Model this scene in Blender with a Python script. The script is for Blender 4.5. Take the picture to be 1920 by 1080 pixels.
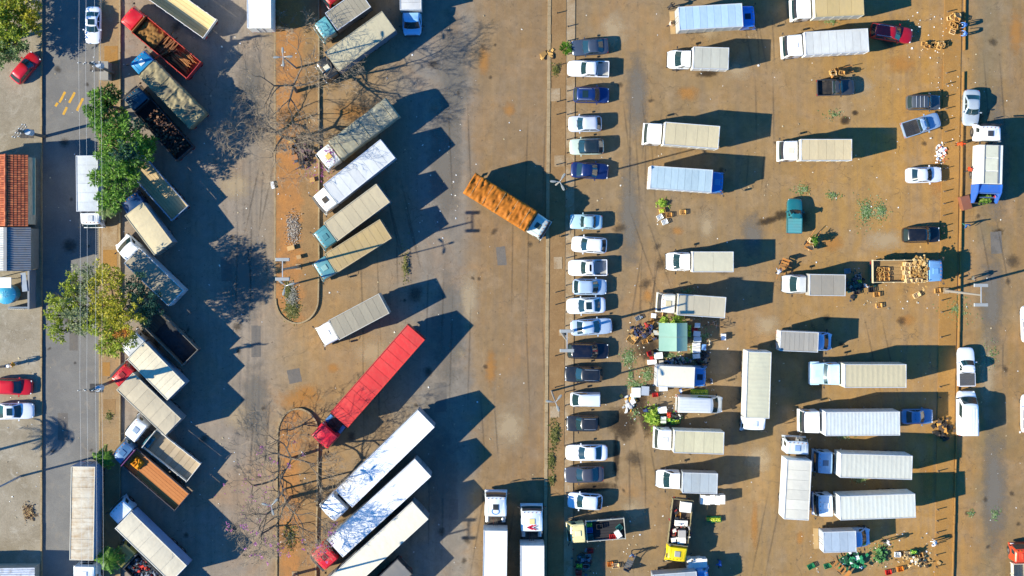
import bpy, math, random
from mathutils import Vector, Matrix, noise
random.seed(7)
for o_ in list(bpy.data.objects): bpy.data.objects.remove(o_)
SC = bpy.context.scene
COL = SC.collection
PI = math.pi
# ------------------------------------------------------------------ camera, sky, sun, exposure
S = 17.3            # photograph pixels per metre on the ground
CAMH = 145.0        # flying height
NX, NY = 930.0, 440.0   # pixel straight below the camera
def W(px, py, z=0.0):
    """photograph pixel of something z metres up -> ground position in metres"""
    f = 1 - z / CAMH
    return ((NX + (px - NX) * f - 960) / S, (540 - NY - (py - NY) * f) / S)
cam = bpy.data.cameras.new('camera'); camo = bpy.data.objects.new('camera', cam); COL.objects.link(camo)
camo.location = ((NX - 960) / S, (540 - NY) / S, CAMH)
cam.sensor_width = 36; cam.lens = 36 * CAMH / (1920 / S)
cam.shift_x = (960 - NX) / 1920; cam.shift_y = -(540 - NY) / 1920
cam.clip_start = 1; cam.clip_end = 2000
SC.camera = camo
SUN_EL = math.radians(29.5); SUN_AZ = math.radians(14.5)      # shadows run right and a little up
wd = bpy.data.worlds.new('World'); SC.world = wd; wd.use_nodes = True
nt = wd.node_tree; bg = nt.nodes['Background']
sky = nt.nodes.new('ShaderNodeTexSky'); sky.sky_type = 'NISHITA'; sky.sun_disc = False
sky.sun_elevation = SUN_EL; sky.sun_rotation = math.radians(270) - SUN_AZ
sky.air_density = 1.0; sky.dust_density = 0.0; sky.ozone_density = 6.0
deep = nt.nodes.new('ShaderNodeMix'); deep.data_type = 'RGBA'; deep.blend_type = 'MULTIPLY'; deep.inputs[0].default_value = 1; deep.inputs[7].default_value = (.20, .80, 1.15, 1)   # clear deep-blue winter sky
nt.links.new(sky.outputs[0], deep.inputs[6]); nt.links.new(deep.outputs[2], bg.inputs[0]); bg.inputs[1].default_value = 0.10
sl = bpy.data.lights.new('sun', 'SUN'); sl.energy = 4.6; sl.angle = math.radians(0.5); sl.color = (1.0, 0.92, 0.74)
so = bpy.data.objects.new('sun', sl); COL.objects.link(so)
sdir = Vector((math.cos(SUN_AZ) * math.cos(SUN_EL), math.sin(SUN_AZ) * math.cos(SUN_EL), -math.sin(SUN_EL)))
so.rotation_euler = sdir.to_track_quat('-Z', 'Y').to_euler()
vs = SC.view_settings; vs.view_transform = 'Standard'; vs.look = 'None'; vs.gamma = 1; vs.use_curve_mapping = False
vs.exposure = 1.12

# ------------------------------------------------------------------ materials
def lin(c):
    if isinstance(c, str):
        c = c.lstrip('#'); c = [int(c[i:i + 2], 16) / 255 for i in (0, 2, 4)]
        return tuple(x / 12.92 if x <= .04045 else ((x + .055) / 1.055) ** 2.4 for x in c)
    return tuple(c)
MATS = {}
def newmat(name):
    m = bpy.data.materials.new(name); m.use_nodes = True
    return m, m.node_tree, m.node_tree.nodes['Principled BSDF']
def mixc(t, fac, a, b, blend='MIX'):
    n = t.nodes.new('ShaderNodeMix'); n.data_type = 'RGBA'; n.blend_type = blend
    for sock, v in ((n.inputs[0], fac), (n.inputs[6], a), (n.inputs[7], b)):
        if hasattr(v, 'node'): t.links.new(v, sock)
        elif isinstance(v, (int, float)): sock.default_value = v
        else: sock.default_value = (*v[:3], 1)
    return n.outputs[2]
def nz(t, scale, detail=4, rough=.6, vec=None, dist=0):
    n = t.nodes.new('ShaderNodeTexNoise'); n.inputs['Scale'].default_value = scale
    n.inputs['Detail'].default_value = detail; n.inputs['Roughness'].default_value = rough; n.inputs['Distortion'].default_value = dist
    if vec: t.links.new(vec, n.inputs['Vector'])
    return n.outputs[0]
def ramp(t, fac, stops, interp='LINEAR'):
    n = t.nodes.new('ShaderNodeValToRGB'); cr = n.color_ramp; cr.interpolation = interp
    while len(cr.elements) > 1: cr.elements.remove(cr.elements[-1])
    for i, (p, c) in enumerate(stops):
        e = cr.elements[0] if i == 0 else cr.elements.new(p)
        e.position = p; e.color = (*c[:3], 1) if not isinstance(c, (int, float)) else (c, c, c, 1)
    t.links.new(fac, n.inputs[0]); return n.outputs[0]
def mth(t, op, a, b=0.0):
    n = t.nodes.new('ShaderNodeMath'); n.operation = op
    for s_, v in ((n.inputs[0], a), (n.inputs[1], b)):
        if hasattr(v, 'node'): t.links.new(v, s_)
        else: s_.default_value = v
    return n.outputs[0]
def pos(t):
    return t.nodes.new('ShaderNodeNewGeometry').outputs['Position']
def bump(t, b, h, strength=.3, dist=.05):
    n = t.nodes.new('ShaderNodeBump'); n.inputs['Strength'].default_value = strength; n.inputs['Distance'].default_value = dist
    t.links.new(h, n.inputs['Height']); t.links.new(n.outputs[0], b.inputs['Normal'])
def paint(c, rough=.35, metal=0.0, dirt=.12, coat=0.0, dirtc=(.20, .15, .10)):
    key = ('p', c, rough, metal, dirt, coat)
    if key in MATS: return MATS[key]
    m, t, b = newmat('paint_' + str(c).strip('#')); c = lin(c)
    p = pos(t)
    n = ramp(t, nz(t, 1.7, 5, .65, p), [(.45, 0.0), (.75, 1.0)])
    fac = mth(t, 'MULTIPLY', n, dirt * 2)
    t.links.new(mixc(t, fac, c, dirtc), b.inputs['Base Color'])
    b.inputs['Roughness'].default_value = rough; b.inputs['Metallic'].default_value = metal
    b.inputs['Coat Weight'].default_value = coat; b.inputs['Coat Roughness'].default_value = .06
    MATS[key] = m; return m
def carpaint(c): return paint(c, .32, .15, .05, .7)
def roofmat(c, wear=.5, wearc=(.30, .25, .18), rough=.6):
    """sheet-metal roof: every panel a little different, streaks and blotches of grime"""
    key = ('r', c, wear, wearc)
    if key in MATS: return MATS[key]
    m, t, b = newmat('roof_' + str(c).strip('#')); c = lin(c); p = pos(t)
    oi = t.nodes.new('ShaderNodeObjectInfo').outputs['Random']
    val = mth(t, 'ADD', mth(t, 'MULTIPLY', oi, .16), .88)
    base = mixc(t, 1.0, c, (1, 1, 1), 'MULTIPLY')
    mm = t.nodes.new('ShaderNodeVectorMath'); mm.operation = 'SCALE'; t.links.new(base, mm.inputs[0]); t.links.new(val, mm.inputs['Scale'])
    tc = t.nodes.new('ShaderNodeTexCoord').outputs['Object']
    ofs = t.nodes.new('ShaderNodeVectorMath'); ofs.operation = 'ADD'; cb_ = t.nodes.new('ShaderNodeCombineXYZ'); t.links.new(mth(t, 'MULTIPLY', oi, 90.0), cb_.inputs[2]); t.links.new(tc, ofs.inputs[0]); t.links.new(cb_.outputs[0], ofs.inputs[1])
    mp = t.nodes.new('ShaderNodeMapping'); mp.inputs['Scale'].default_value = (2.6, .45, 1); t.links.new(ofs.outputs[0], mp.inputs[0])
    s1 = ramp(t, nz(t, .8, 6, .7, p, .6), [(.42, 0.0), (.72, 1.0)])
    s2 = ramp(t, nz(t, 1.0, 5, .7, mp.outputs[0], .4), [(.46, 0.0), (.74, 1.0)])      # streaks across the roof, along the rain run-off
    s3 = ramp(t, nz(t, 4.5, 4, .7, p), [(.56, 0.0), (.72, 1.0)])
    sy = t.nodes.new('ShaderNodeSeparateXYZ'); t.links.new(tc, sy.inputs[0])
    edg = ramp(t, mth(t, 'DIVIDE', mth(t, 'ADD', mth(t, 'ABSOLUTE', sy.outputs[1]), mth(t, 'MULTIPLY', nz(t, 2.0, 4, .6, p), .55)), 1.6), [(.72, 0.0), (.98, 1.0)])   # grime gathers by the edge rails
    f = mth(t, 'MULTIPLY', mth(t, 'ADD', mth(t, 'ADD', mth(t, 'MULTIPLY', s1, .6), mth(t, 'MULTIPLY', s2, .75)), mth(t, 'ADD', mth(t, 'MULTIPLY', s3, .3), mth(t, 'MULTIPLY', edg, .5))), min(1.0, wear * .9 + .10))
    f = mth(t, 'MINIMUM', f, .92)
    t.links.new(mixc(t, f, mm.outputs[0], wearc), b.inputs['Base Color'])
    b.inputs['Roughness'].default_value = rough
    bump(t, b, nz(t, 1.6, 4, .55, p), .30, .10)
    MATS[key] = m; return m
def cloth(c, c2=None, scale=2.0, rough=.8):
    key = ('c', c, c2, scale)
    if key in MATS: return MATS[key]
    m, t, b = newmat('cloth_' + str(c).strip('#')); c = lin(c); d = lin(c2) if c2 else tuple(x * .6 for x in c); p = pos(t)
    t.links.new(mixc(t, ramp(t, nz(t, scale, 6, .7, p, .5), [(.35, 0.0), (.7, 1.0)]), c, d), b.inputs['Base Color'])
    b.inputs['Roughness'].default_value = rough; b.inputs['Specular IOR Level'].default_value = .25
    bump(t, b, nz(t, 9, 4, .6, p), .2, .03)
    MATS[key] = m; return m
def wood(c, c2, scale=3.0):
    key = ('w', c, c2)
    if key in MATS: return MATS[key]
    m, t, b = newmat('wood_' + str(c).strip('#')); p = pos(t)
    oi = t.nodes.new('ShaderNodeObjectInfo').outputs['Random']
    f = mth(t, 'ADD', mth(t, 'MULTIPLY', nz(t, scale, 6, .75, p, 1.0), .8), mth(t, 'MULTIPLY', oi, .45))
    t.links.new(ramp(t, f, [(.3, lin(c)), (.8, lin(c2))]), b.inputs['Base Color']); b.inputs['Roughness'].default_value = .8
    MATS[key] = m; return m
def leafmat(name, c1, c2, c3):
    m, t, b = newmat(name); g = t.nodes.new('ShaderNodeNewGeometry').outputs['Random Per Island']
    t.links.new(ramp(t, g, [(0, c1), (.55, c2), (1, c3)]), b.inputs['Base Color'])
    b.inputs['Roughness'].default_value = .5; b.inputs['Specular IOR Level'].default_value = .3
    b.inputs['Subsurface Weight'].default_value = 0
    tr = t.nodes.new('ShaderNodeBsdfTranslucent'); t.links.new(ramp(t, g, [(0, c2), (1, c3)]), tr.inputs[0])
    mx = t.nodes.new('ShaderNodeMixShader'); mx.inputs[0].default_value = .4
    t.links.new(b.outputs[0], mx.inputs[1]); t.links.new(tr.outputs[0], mx.inputs[2])
    t.links.new(mx.outputs[0], t.nodes['Material Output'].inputs[0]); return m
def islandmat(name, cols, rough=.7):
    m, t, b = newmat(name); g = t.nodes.new('ShaderNodeNewGeometry').outputs['Random Per Island']
    k = len(cols); t.links.new(ramp(t, g, [(i / k, lin(c)) for i, c in enumerate(cols)], 'CONSTANT'), b.inputs['Base Color'])
    b.inputs['Roughness'].default_value = rough; return m
glass_m, t_, b_ = newmat('tinted_glass'); b_.inputs['Base Color'].default_value = (.012, .03, .035, 1); b_.inputs['Roughness'].default_value = .08; b_.inputs['Coat Weight'].default_value = .5
GLASS = glass_m
gl2, t_, b_ = newmat('windscreen_glass'); b_.inputs['Base Color'].default_value = (.014, .036, .04, 1); b_.inputs['Roughness'].default_value = .08; b_.inputs['Coat Weight'].default_value = .8
WIND = gl2
TYRE = paint('#1b1a19', .85, 0, .3); RIM = paint('#9a9a98', .4, .7, .3); DARK = paint('#232323', .7, 0, .35); CHROME = paint('#b9bcbf', .2, .9, .05)
BLACKP = paint('#15161a', .5, 0, .1); GREYM = paint('#8d9090', .45, .5, .2); LAMPW = paint('#dfe6ea', .15, 0, 0.0, .5); LAMPR = paint('#a01010', .25, 0, 0.0, .5)
LAMPA = paint('#c07818', .3, 0, 0.0); ALU = paint('#c4c8c8', .4, .55, .15); STEEL = paint('#b9bdbd', .45, .4, .15)

# ------------------------------------------------------------------ mesh helpers
class MB:
    def __init__(s): s.v = []; s.f = []; s.mi = []
    def add(s, vs, fs, mi=0):
        n = len(s.v); s.v += [tuple(v) for v in vs]; s.f += [tuple(i + n for i in f) for f in fs]; s.mi += [mi] * len(fs); return s
    def box(s, cx, cy, cz, sx, sy, sz, rz=0, mi=0, taper=1.0):
        x, y, z = sx / 2, sy / 2, sz / 2; c, d = math.cos(rz), math.sin(rz); P = []
        for k, tz in ((-z, 1.0), (z, taper)):
            for a, b in ((-x, -y), (x, -y), (x, y), (-x, y)):
                a *= tz; b *= tz; P.append((cx + a * c - b * d, cy + a * d + b * c, cz + k))
        return s.add(P, [(3, 2, 1, 0), (4, 5, 6, 7), (0, 1, 5, 4), (1, 2, 6, 5), (2, 3, 7, 6), (3, 0, 4, 7)], mi)
    def bx(s, x0, x1, y0, y1, z0, z1, mi=0): return s.box((x0 + x1) / 2, (y0 + y1) / 2, (z0 + z1) / 2, x1 - x0, y1 - y0, z1 - z0, 0, mi)
    def loft(s, rings, cap0=True, cap1=True, mi=0):
        n = len(rings[0]); vs = [p for r in rings for p in r]; fs = []
        for i in range(len(rings) - 1):
            for j in range(n):
                k = (j + 1) % n; fs.append((i * n + j, i * n + k, (i + 1) * n + k, (i + 1) * n + j))
        if cap0: fs.append(tuple(range(n - 1, -1, -1)))
        if cap1: fs.append(tuple((len(rings) - 1) * n + j for j in range(n)))
        return s.add(vs, fs, mi)
    def tube(s, pts, rad, n=6, mi=0):
        rings = []; m = len(pts); pts = [Vector(p) for p in pts]
        for i, p in enumerate(pts):
            d = (pts[min(i + 1, m - 1)] - pts[max(i - 1, 0)])
            if d.length < 1e-6: d = Vector((0, 0, 1))
            d.normalize(); u = d.cross(Vector((0, 0, 1)) if abs(d.z) < .9 else Vector((1, 0, 0))).normalized(); w = d.cross(u)
            r = rad[i] if isinstance(rad, (list, tuple)) else rad
            rings.append([p + (u * math.cos(a) + w * math.sin(a)) * r for a in (2 * PI * k / n for k in range(n))])
        return s.loft(rings, True, True, mi)
    def cyl(s, p, q, r, n=12, mi=0): return s.tube([p, q], r, n, mi)
    def grid(s, nx, ny, fn, mi=0):
        vs = [fn(i / nx, j / ny) for i in range(nx + 1) for j in range(ny + 1)]
        fs = [(i * (ny + 1) + j, (i + 1) * (ny + 1) + j, (i + 1) * (ny + 1) + j + 1, i * (ny + 1) + j + 1) for i in range(nx) for j in range(ny)]
        return s.add(vs, fs, mi)
    def prism(s, poly, z0, z1, mi=0):
        n = len(poly); return s.loft([[(x, y, z0) for x, y in poly], [(x, y, z1) for x, y in poly]], True, True, mi)
    def mesh(s, name, mats, smooth=True, ang=35):
        me = bpy.data.meshes.new(name); me.from_pydata(s.v, [], s.f); 
        for m in (mats if isinstance(mats, (list, tuple)) else [mats]): me.materials.append(m)
        if any(s.mi): me.polygons.foreach_set('material_index', s.mi)
        if smooth:
            me.polygons.foreach_set('use_smooth', [True] * len(me.polygons)); me.set_sharp_from_angle(angle=math.radians(ang))
        me.update(); return me
    def build(s, name, mats, parent=None, loc=None, rz=0, smooth=True, ang=35):
        return link(name, s.mesh(name, mats, smooth, ang), parent, loc, rz)
def link(name, me, parent=None, loc=None, rz=0):
    o = bpy.data.objects.new(name, me); COL.objects.link(o)
    if parent: o.parent = parent
    if loc: o.location = loc
    if rz: o.rotation_euler = (0, 0, rz)
    return o
def tag(o, label=None, cat=None, group=None, kind=None):
    if label: o['label'] = label
    if cat: o['category'] = cat
    if group: o['group'] = group
    if kind: o['kind'] = kind
    return o
def thing(name, label, cat, loc, rz=0, group=None):
    o = bpy.data.objects.new(name, None); COL.objects.link(o); o.empty_display_size = .3
    o.location = (loc[0], loc[1], loc[2] if len(loc) > 2 else 0); o.rotation_euler = (0, 0, rz)
    return tag(o, label, cat, group)
def struct(o): o['kind'] = 'structure'; return o
def ring(x0, x1, hr, hf, z, r=.12, bf=.05, br=.03, rr=None):
    """rounded plan outline: 24 points, front right corner first"""
    rr = rr or r; P = []
    def arc(cx, cy, rad, a0, a1):
        for k in range(4):
            a = a0 + (a1 - a0) * k / 3; P.append([cx + rad * math.cos(a), cy + rad * math.sin(a)])
    arc(x1 - r, -(hf - r), r, -PI / 2, 0)
    for q in (-.5, 0, .5): P.append([x1, q * (hf - r)])
    arc(x1 - r, hf - r, r, 0, PI / 2)
    P.append([(x0 + x1) / 2, (hr + hf) / 2])
    arc(x0 + rr, hr - rr, rr, PI / 2, PI)
    for q in (.5, 0, -.5): P.append([x0, q * (hr - rr)])
    arc(x0 + rr, -(hr - rr), rr, PI, 1.5 * PI)
    P.append([(x0 + x1) / 2, -(hr + hf) / 2])
    for i, p in enumerate(P):
        if 1 <= i <= 9: p[0] += bf * (1 - (p[1] / hf) ** 2)
        if 13 <= i <= 21: p[0] -= br * (1 - (p[1] / hr) ** 2)
    return [(p[0], p[1], z) for p in P]
def patch(A, B, idx, t0, t1, off=.012, trim=0.0):
    m = MB(); A = [Vector(p) for p in A]; B = [Vector(p) for p in B]; c = sum((p for p in A), Vector()) / len(A)
    lo = []; hi = []
    n = len(A)
    for k, i in enumerate(idx):
        i %= n; a, b = A[i], B[i]
        for lst, t in ((lo, t0), (hi, t1)):
            lst.append(a.lerp(b, t))
    def inset(l):
        if not trim: return l
        l = l[:]; l[0] = l[0].lerp(l[1], trim); l[-1] = l[-1].lerp(l[-2], trim); return l
    lo, hi = inset(lo), inset(hi); k = len(lo)
    nn = []
    for i in range(k):
        e = (lo[min(i + 1, k - 1)] - lo[max(i - 1, 0)]); u = hi[i] - lo[i]; q = e.cross(u).normalized(); nn.append(q)
    vs = [lo[i] + nn[i] * off for i in range(k)] + [hi[i] + nn[i] * off for i in range(k)] + [lo[i] - nn[i] * .02 for i in range(k)] + [hi[i] - nn[i] * .02 for i in range(k)]
    fs = [(i, i + 1, k + i + 1, k + i) for i in range(k - 1)] + [(2 * k + i, 2 * k + i + 1, i + 1, i) for i in range(k - 1)] + [(k + i, k + i + 1, 3 * k + i + 1, 3 * k + i) for i in range(k - 1)]
    fs += [(0, k, 3 * k, 2 * k), (2 * k - 1, k - 1, 3 * k - 1, 4 * k - 1)]
    return m.add(vs, fs)
def xring(x, hw, zb, zt, crown=.03, bev=.10, n=4):
    P = [(x, -hw * .92, zb), (x, -hw, zb + .12), (x, -hw, zt - bev), (x, -hw + bev * .35, zt - bev * .3), (x, -hw + bev, zt)]
    P += [(x, q * (hw - bev), zt + crown * (1 - q * q)) for q in (-.5, 0, .5)]
    return P + [(x, -p[1], p[2]) for p in reversed(P[:5])]
MC = {}
def wheel_meshes(r, w):
    k = (r, w)
    if k not in MC:
        m = MB(); rs = []
        for y, q in ((-w / 2, .62), (-w / 2, .92), (-w * .35, 1), (w * .35, 1), (w / 2, .92), (w / 2, .62)):
            rs.append([(r * q * math.cos(2 * PI * i / 16), y, r * q * math.sin(2 * PI * i / 16)) for i in range(16)])
        m.loft(rs); a = m.mesh('tyre', TYRE)
        m = MB(); rs = []
        for y, q in ((-w * .52, .3), (-w * .45, .55), (-w * .5, .61), (w * .5, .61), (w * .45, .55), (w * .52, .3)):
            rs.append([(r * q * math.cos(2 * PI * i / 12), y, r * q * math.sin(2 * PI * i / 12)) for i in range(12)])
        m.loft(rs); MC[k] = (a, m.mesh('rim', RIM))
    return MC[k]
def wheel(p, x, y, r=.5, w=.28):
    a, b = wheel_meshes(r, w); o = link('wheel', a, p, (x, y, r)); link('rim', b, o)
def shared(key, fn):
    if key not in MC: MC[key] = fn()
    return MC[key]

# ------------------------------------------------------------------ ground
def ground_material():
    m, t, b = newmat('dusty_ground'); p = pos(t)
    sx = t.nodes.new('ShaderNodeSeparateXYZ'); t.links.new(p, sx.inputs[0])
    warp = mth(t, 'SUBTRACT', nz(t, .16, 5, .62, p), .5)
    warp2 = mth(t, 'SUBTRACT', nz(t, .9, 5, .65, p), .5)
    x = mth(t, 'ADD', sx.outputs[0], mth(t, 'ADD', mth(t, 'MULTIPLY', warp, 5.5), mth(t, 'MULTIPLY', warp2, 1.6)))
    # slight lean of the right-hand zones with y
    u = mth(t, 'DIVIDE', mth(t, 'ADD', x, 60.0), 120.0)
    def st(px, c): return ((((px - 960) / S) + 60) / 120, c)
    zone = ramp(t, u, [st(20, (0.228, 0.222, 0.195)), st(78, (0.217, 0.217, 0.195)), st(188, (0.191, 0.194, 0.177)), st(228, (.242, .205, .166)), st(400, (.234, .200, .164)), st(480, (.245, .204, .158)),
        st(560, (0.265, 0.177, 0.085)), st(600, (0.276, 0.171, 0.073)), st(690, (.268, .180, .092)), st(755, (.222, .182, .132)), st(790, (.188, .172, .148)), st(868, (.188, .166, .136)),
        st(900, (0.228, 0.146, 0.068)), st(1015, (0.217, 0.135, 0.061)), st(1100, (0.228, 0.154, 0.076)), st(1330, (0.239, 0.157, 0.071)),
        st(1480, (0.274, 0.167, 0.061)), st(1620, (0.315, 0.182, 0.055)), st(1760, (0.350, 0.185, 0.045)), st(1815, (0.304, 0.170, 0.051)), st(1850, (0.187, 0.135, 0.066)), st(1910, (0.233, 0.141, 0.053))])
    # orange dust drifts, pale worn patches, dark oil
    d1 = ramp(t, nz(t, .11, 6, .68, p, .8), [(.50, 0.0), (.70, 1.0)])
    c = mixc(t, mth(t, 'MULTIPLY', d1, .42), zone, (.36, .185, .06))
    d2 = ramp(t, nz(t, .33, 6, .7, p, .4), [(.48, 0.0), (.75, 1.0)])
    c = mixc(t, mth(t, 'MULTIPLY', d2, .42), c, (.33, .25, .165))
    d3 = ramp(t, nz(t, .55, 7, .75, p, 1.2), [(.56, 0.0), (.72, 1.0)])
    c = mixc(t, mth(t, 'MULTIPLY', d3, .5), c, (.10, .075, .052))
    # long wheel marks up and down the lanes
    mp = t.nodes.new('ShaderNodeMapping'); mp.inputs['Scale'].default_value = (1.3, .035, 1); t.links.new(p, mp.inputs[0])
    tr = ramp(t, nz(t, 1.0, 4, .6, mp.outputs[0], .3), [(.40, 0.0), (.70, 1.0)])
    c = mixc(t, mth(t, 'MULTIPLY', tr, .36), c, (.135, .11, .085))
    mp2 = t.nodes.new('ShaderNodeMapping'); mp2.inputs['Scale'].default_value = (5, .10, 1); t.links.new(p, mp2.inputs[0])
    tr2 = ramp(t, nz(t, 1.0, 3, .6, mp2.outputs[0], .5), [(.55, 0.0), (.75, 1.0)])
    c = mixc(t, mth(t, 'MULTIPLY', tr2, .06), c, (.34, .26, .18))
    # joints of the concrete bays and cracks
    vo = t.nodes.new('ShaderNodeTexVoronoi'); vo.feature = 'DISTANCE_TO_EDGE'; vo.inputs['Scale'].default_value = .35
    wv = t.nodes.new('ShaderNodeVectorMath'); wv.operation = 'ADD'; t.links.new(p, wv.inputs[0])
    nn = t.nodes.new('ShaderNodeTexNoise'); nn.inputs['Scale'].default_value = 1.3; t.links.new(p, nn.inputs['Vector']); t.links.new(nn.outputs[1], wv.inputs[1]); t.links.new(wv.outputs[0], vo.inputs['Vector'])
    crack = ramp(t, vo.outputs[0], [(0.0, 1.0), (.012, 0.0)])
    gate = ramp(t, nz(t, .2, 3, .5, p), [(.50, 0.0), (.60, 1.0)])
    c = mixc(t, mth(t, 'MULTIPLY', mth(t, 'MULTIPLY', crack, gate), .6), c, (.06, .045, .03))
    gp = ramp(t, nz(t, .07, 5, .6, p, .6), [(.45, 0.0), (.62, 1.0)])
    c = mixc(t, mth(t, 'MULTIPLY', gp, .25), c, (.19, .158, .115))
    md = ramp(t, nz(t, 1.1, 5, .7, p, .7), [(.30, .87), (.70, 1.13)])
    mv = t.nodes.new('ShaderNodeVectorMath'); mv.operation = 'MULTIPLY'; t.links.new(c, mv.inputs[0]); t.links.new(md, mv.inputs[1]); c = mv.outputs[0]
    # small spots and grit
    sp = ramp(t, nz(t, 2.6, 3, .6, p), [(.64, 0.0), (.70, 1.0)])
    c = mixc(t, mth(t, 'MULTIPLY', sp, .55), c, (.07, .05, .035))
    g = ramp(t, nz(t, 14, 3, .8, p), [(.25, .72), (.75, 1.28)])
    mmu = t.nodes.new('ShaderNodeVectorMath'); mmu.operation = 'MULTIPLY'; t.links.new(c, mmu.inputs[0]); t.links.new(g, mmu.inputs[1])
    t.links.new(mmu.outputs[0], b.inputs['Base Color']); b.inputs['Roughness'].default_value = .92; b.inputs['Specular IOR Level'].default_value = .2
    bump(t, b, nz(t, 5, 6, .75, p), .35, .04)
    return m
def soil_mat(name, c1, c2, c3, sc=.5, stripes=None):
    m, t, b = newmat(name); p = pos(t)
    c = mixc(t, ramp(t, nz(t, sc, 6, .7, p, .5), [(.38, 0.0), (.62, 1.0)]), c1, c2)
    c = mixc(t, ramp(t, nz(t, sc * 2.7, 6, .7, p, .8), [(.54, 0.0), (.72, .8)]), c, c3)
    g = ramp(t, nz(t, 12, 3, .8, p), [(.25, .72), (.75, 1.28)])
    v = t.nodes.new('ShaderNodeVectorMath'); v.operation = 'MULTIPLY'; t.links.new(c, v.inputs[0]); t.links.new(g, v.inputs[1])
    t.links.new(v.outputs[0], b.inputs['Base Color']); b.inputs['Roughness'].default_value = .95; b.inputs['Specular IOR Level'].default_value = .15
    bump(t, b, nz(t, 6, 6, .75, p), .4, .05); return m
def island_mat(name, px, half):
    m, t, b = newmat(name); p = pos(t); sx = t.nodes.new('ShaderNodeSeparateXYZ'); t.links.new(p, sx.inputs[0])
    d = mth(t, 'ABSOLUTE', mth(t, 'ADD', mth(t, 'SUBTRACT', sx.outputs[0], (px - 960) / S), mth(t, 'MULTIPLY', mth(t, 'SUBTRACT', nz(t, .7, 6, .65, p), .5), 2.6)))
    band = ramp(t, mth(t, 'DIVIDE', d, half * 2), [(.38, 1.0), (.62, 0.0)])
    base = mixc(t, ramp(t, nz(t, .5, 6, .7, p, .5), [(.38, 0.0), (.62, 1.0)]), (.27, .165, .075), (.22, .135, .062))
    org = mixc(t, ramp(t, nz(t, .6, 6, .7, p, .5), [(.35, 0.0), (.65, 1.0)]), (.38, .175, .055), (.28, .145, .058))
    c = mixc(t, band, base, org)
    c = mixc(t, ramp(t, nz(t, 1.4, 6, .7, p, .8), [(.55, 0.0), (.72, .7)]), c, (.14, .09, .045))
    g = ramp(t, nz(t, 12, 3, .8, p), [(.25, .72), (.75, 1.28)]); v = t.nodes.new('ShaderNodeVectorMath'); v.operation = 'MULTIPLY'; t.links.new(c, v.inputs[0]); t.links.new(g, v.inputs[1])
    t.links.new(v.outputs[0], b.inputs['Base Color']); b.inputs['Roughness'].default_value = .95; b.inputs['Specular IOR Level'].default_value = .15
    bump(t, b, nz(t, 6, 6, .75, p), .4, .05); return m
GROUND = ground_material()
m = MB(); m.add([(-500, -500, 0), (500, -500, 0), (500, 500, 0), (-500, 500, 0)], [(0, 1, 2, 3)])
struct(m.build('ground', GROUND))
ASPH = soil_mat('grey_asphalt', (.185, .178, .162), (.15, .145, .135), (.23, .20, .16), .35)
PAVE = soil_mat('concrete_pavement', (.29, .25, .185), (.22, .185, .13), (.37, .335, .27), .3)
SOIL = soil_mat('orange_soil', (.40, .165, .038), (.30, .135, .04), (.22, .14, .07), .35)
DIRT = soil_mat('brown_verge', (.25, .155, .07), (.21, .125, .055), (.28, .18, .09), .5)
ORDIRT = soil_mat('ochre_verge', (.33, .175, .05), (.28, .15, .045), (.26, .17, .08), .5)
CONC = soil_mat('pale_concrete', (.34, .26, .165), (.25, .165, .085), (.37, .31, .22), .55)
KERB = soil_mat('kerb_stone', (.34, .26, .15), (.28, .205, .115), (.20, .14, .08), 1.2)
def poly_px(pts): return [W(x, y) for x, y in pts]
def slab(name, pts, z0, z1, mat, parent=None):
    pl = poly_px(pts)
    a = sum(pl[i][0] * pl[(i + 1) % len(pl)][1] - pl[(i + 1) % len(pl)][0] * pl[i][1] for i in range(len(pl)))
    if a < 0: pl = pl[::-1]
    o = MB().prism(pl, z0, z1).build(name, mat, parent, smooth=False)
    return o if parent else struct(o)
# left street: its own asphalt sheet
m = MB(); sheet = poly_px([(79, 1400), (187, 1400), (187, -300), (79, -300)]); m.add([(x, y, .004) for x, y in sheet], [(0, 1, 2, 3)]); struct(m.build('street', ASPH))
def kerb(parent, pts, z=.15, w=.16, step=1.0, mat=None):
    """kerb of single stones along a pixel path"""
    P = [Vector((*W(*p), 0)) for p in pts]
    me = shared(('kerb', z, w, step, mat), lambda: MB().box(0, 0, (z + .02) / 2 - .01, step * .985, w, z + .02 + .02).mesh('kerb_stone', mat or KERB, False))
    for a, b in zip(P, P[1:]):
        L = (b - a).length; n = max(1, round(L / step)); d = (b - a) / n
        for i in range(n):
            c = a + d * (i + .5); o = link('kerb_stone', me, parent, (c.x + random.uniform(-.012, .012), c.y + random.uniform(-.012, .012), random.uniform(-.012, .006)), math.atan2(d.y, d.x) + random.uniform(-.012, .012))
            o.scale = (d.length / step, 1, 1)
pw = slab('pavement_left', [(-300, 1400), (77, 1400), (77, -300), (-300, -300)], -.05, .13, PAVE); kerb(pw, [(78.5, 1085), (78.5, -5)], .2)
pv = slab('pavement_right', [(189, 1400), (224, 1400), (224, -300), (189, -300)], -.05, .14, soil_mat('worn_pavement', (.30, .20, .10), (.24, .165, .09), (.27, .22, .15), .6)); kerb(pv, [(187.5, -5), (187.5, 1085)], .14); kerb(pv, [(225.5, 1085), (225.5, -5)], .22)
def arc_px(cx, cy, rx, ry, a0, a1, n=14): return [(cx + rx * math.cos(math.radians(a0 + (a1 - a0) * i / n)), cy - ry * math.sin(math.radians(a0 + (a1 - a0) * i / n))) for i in range(n + 1)]
end1 = arc_px(557, 560, 40, 46, 0, -180); isl1 = [(597, -200)] + end1 + [(517, -200)]
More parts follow.
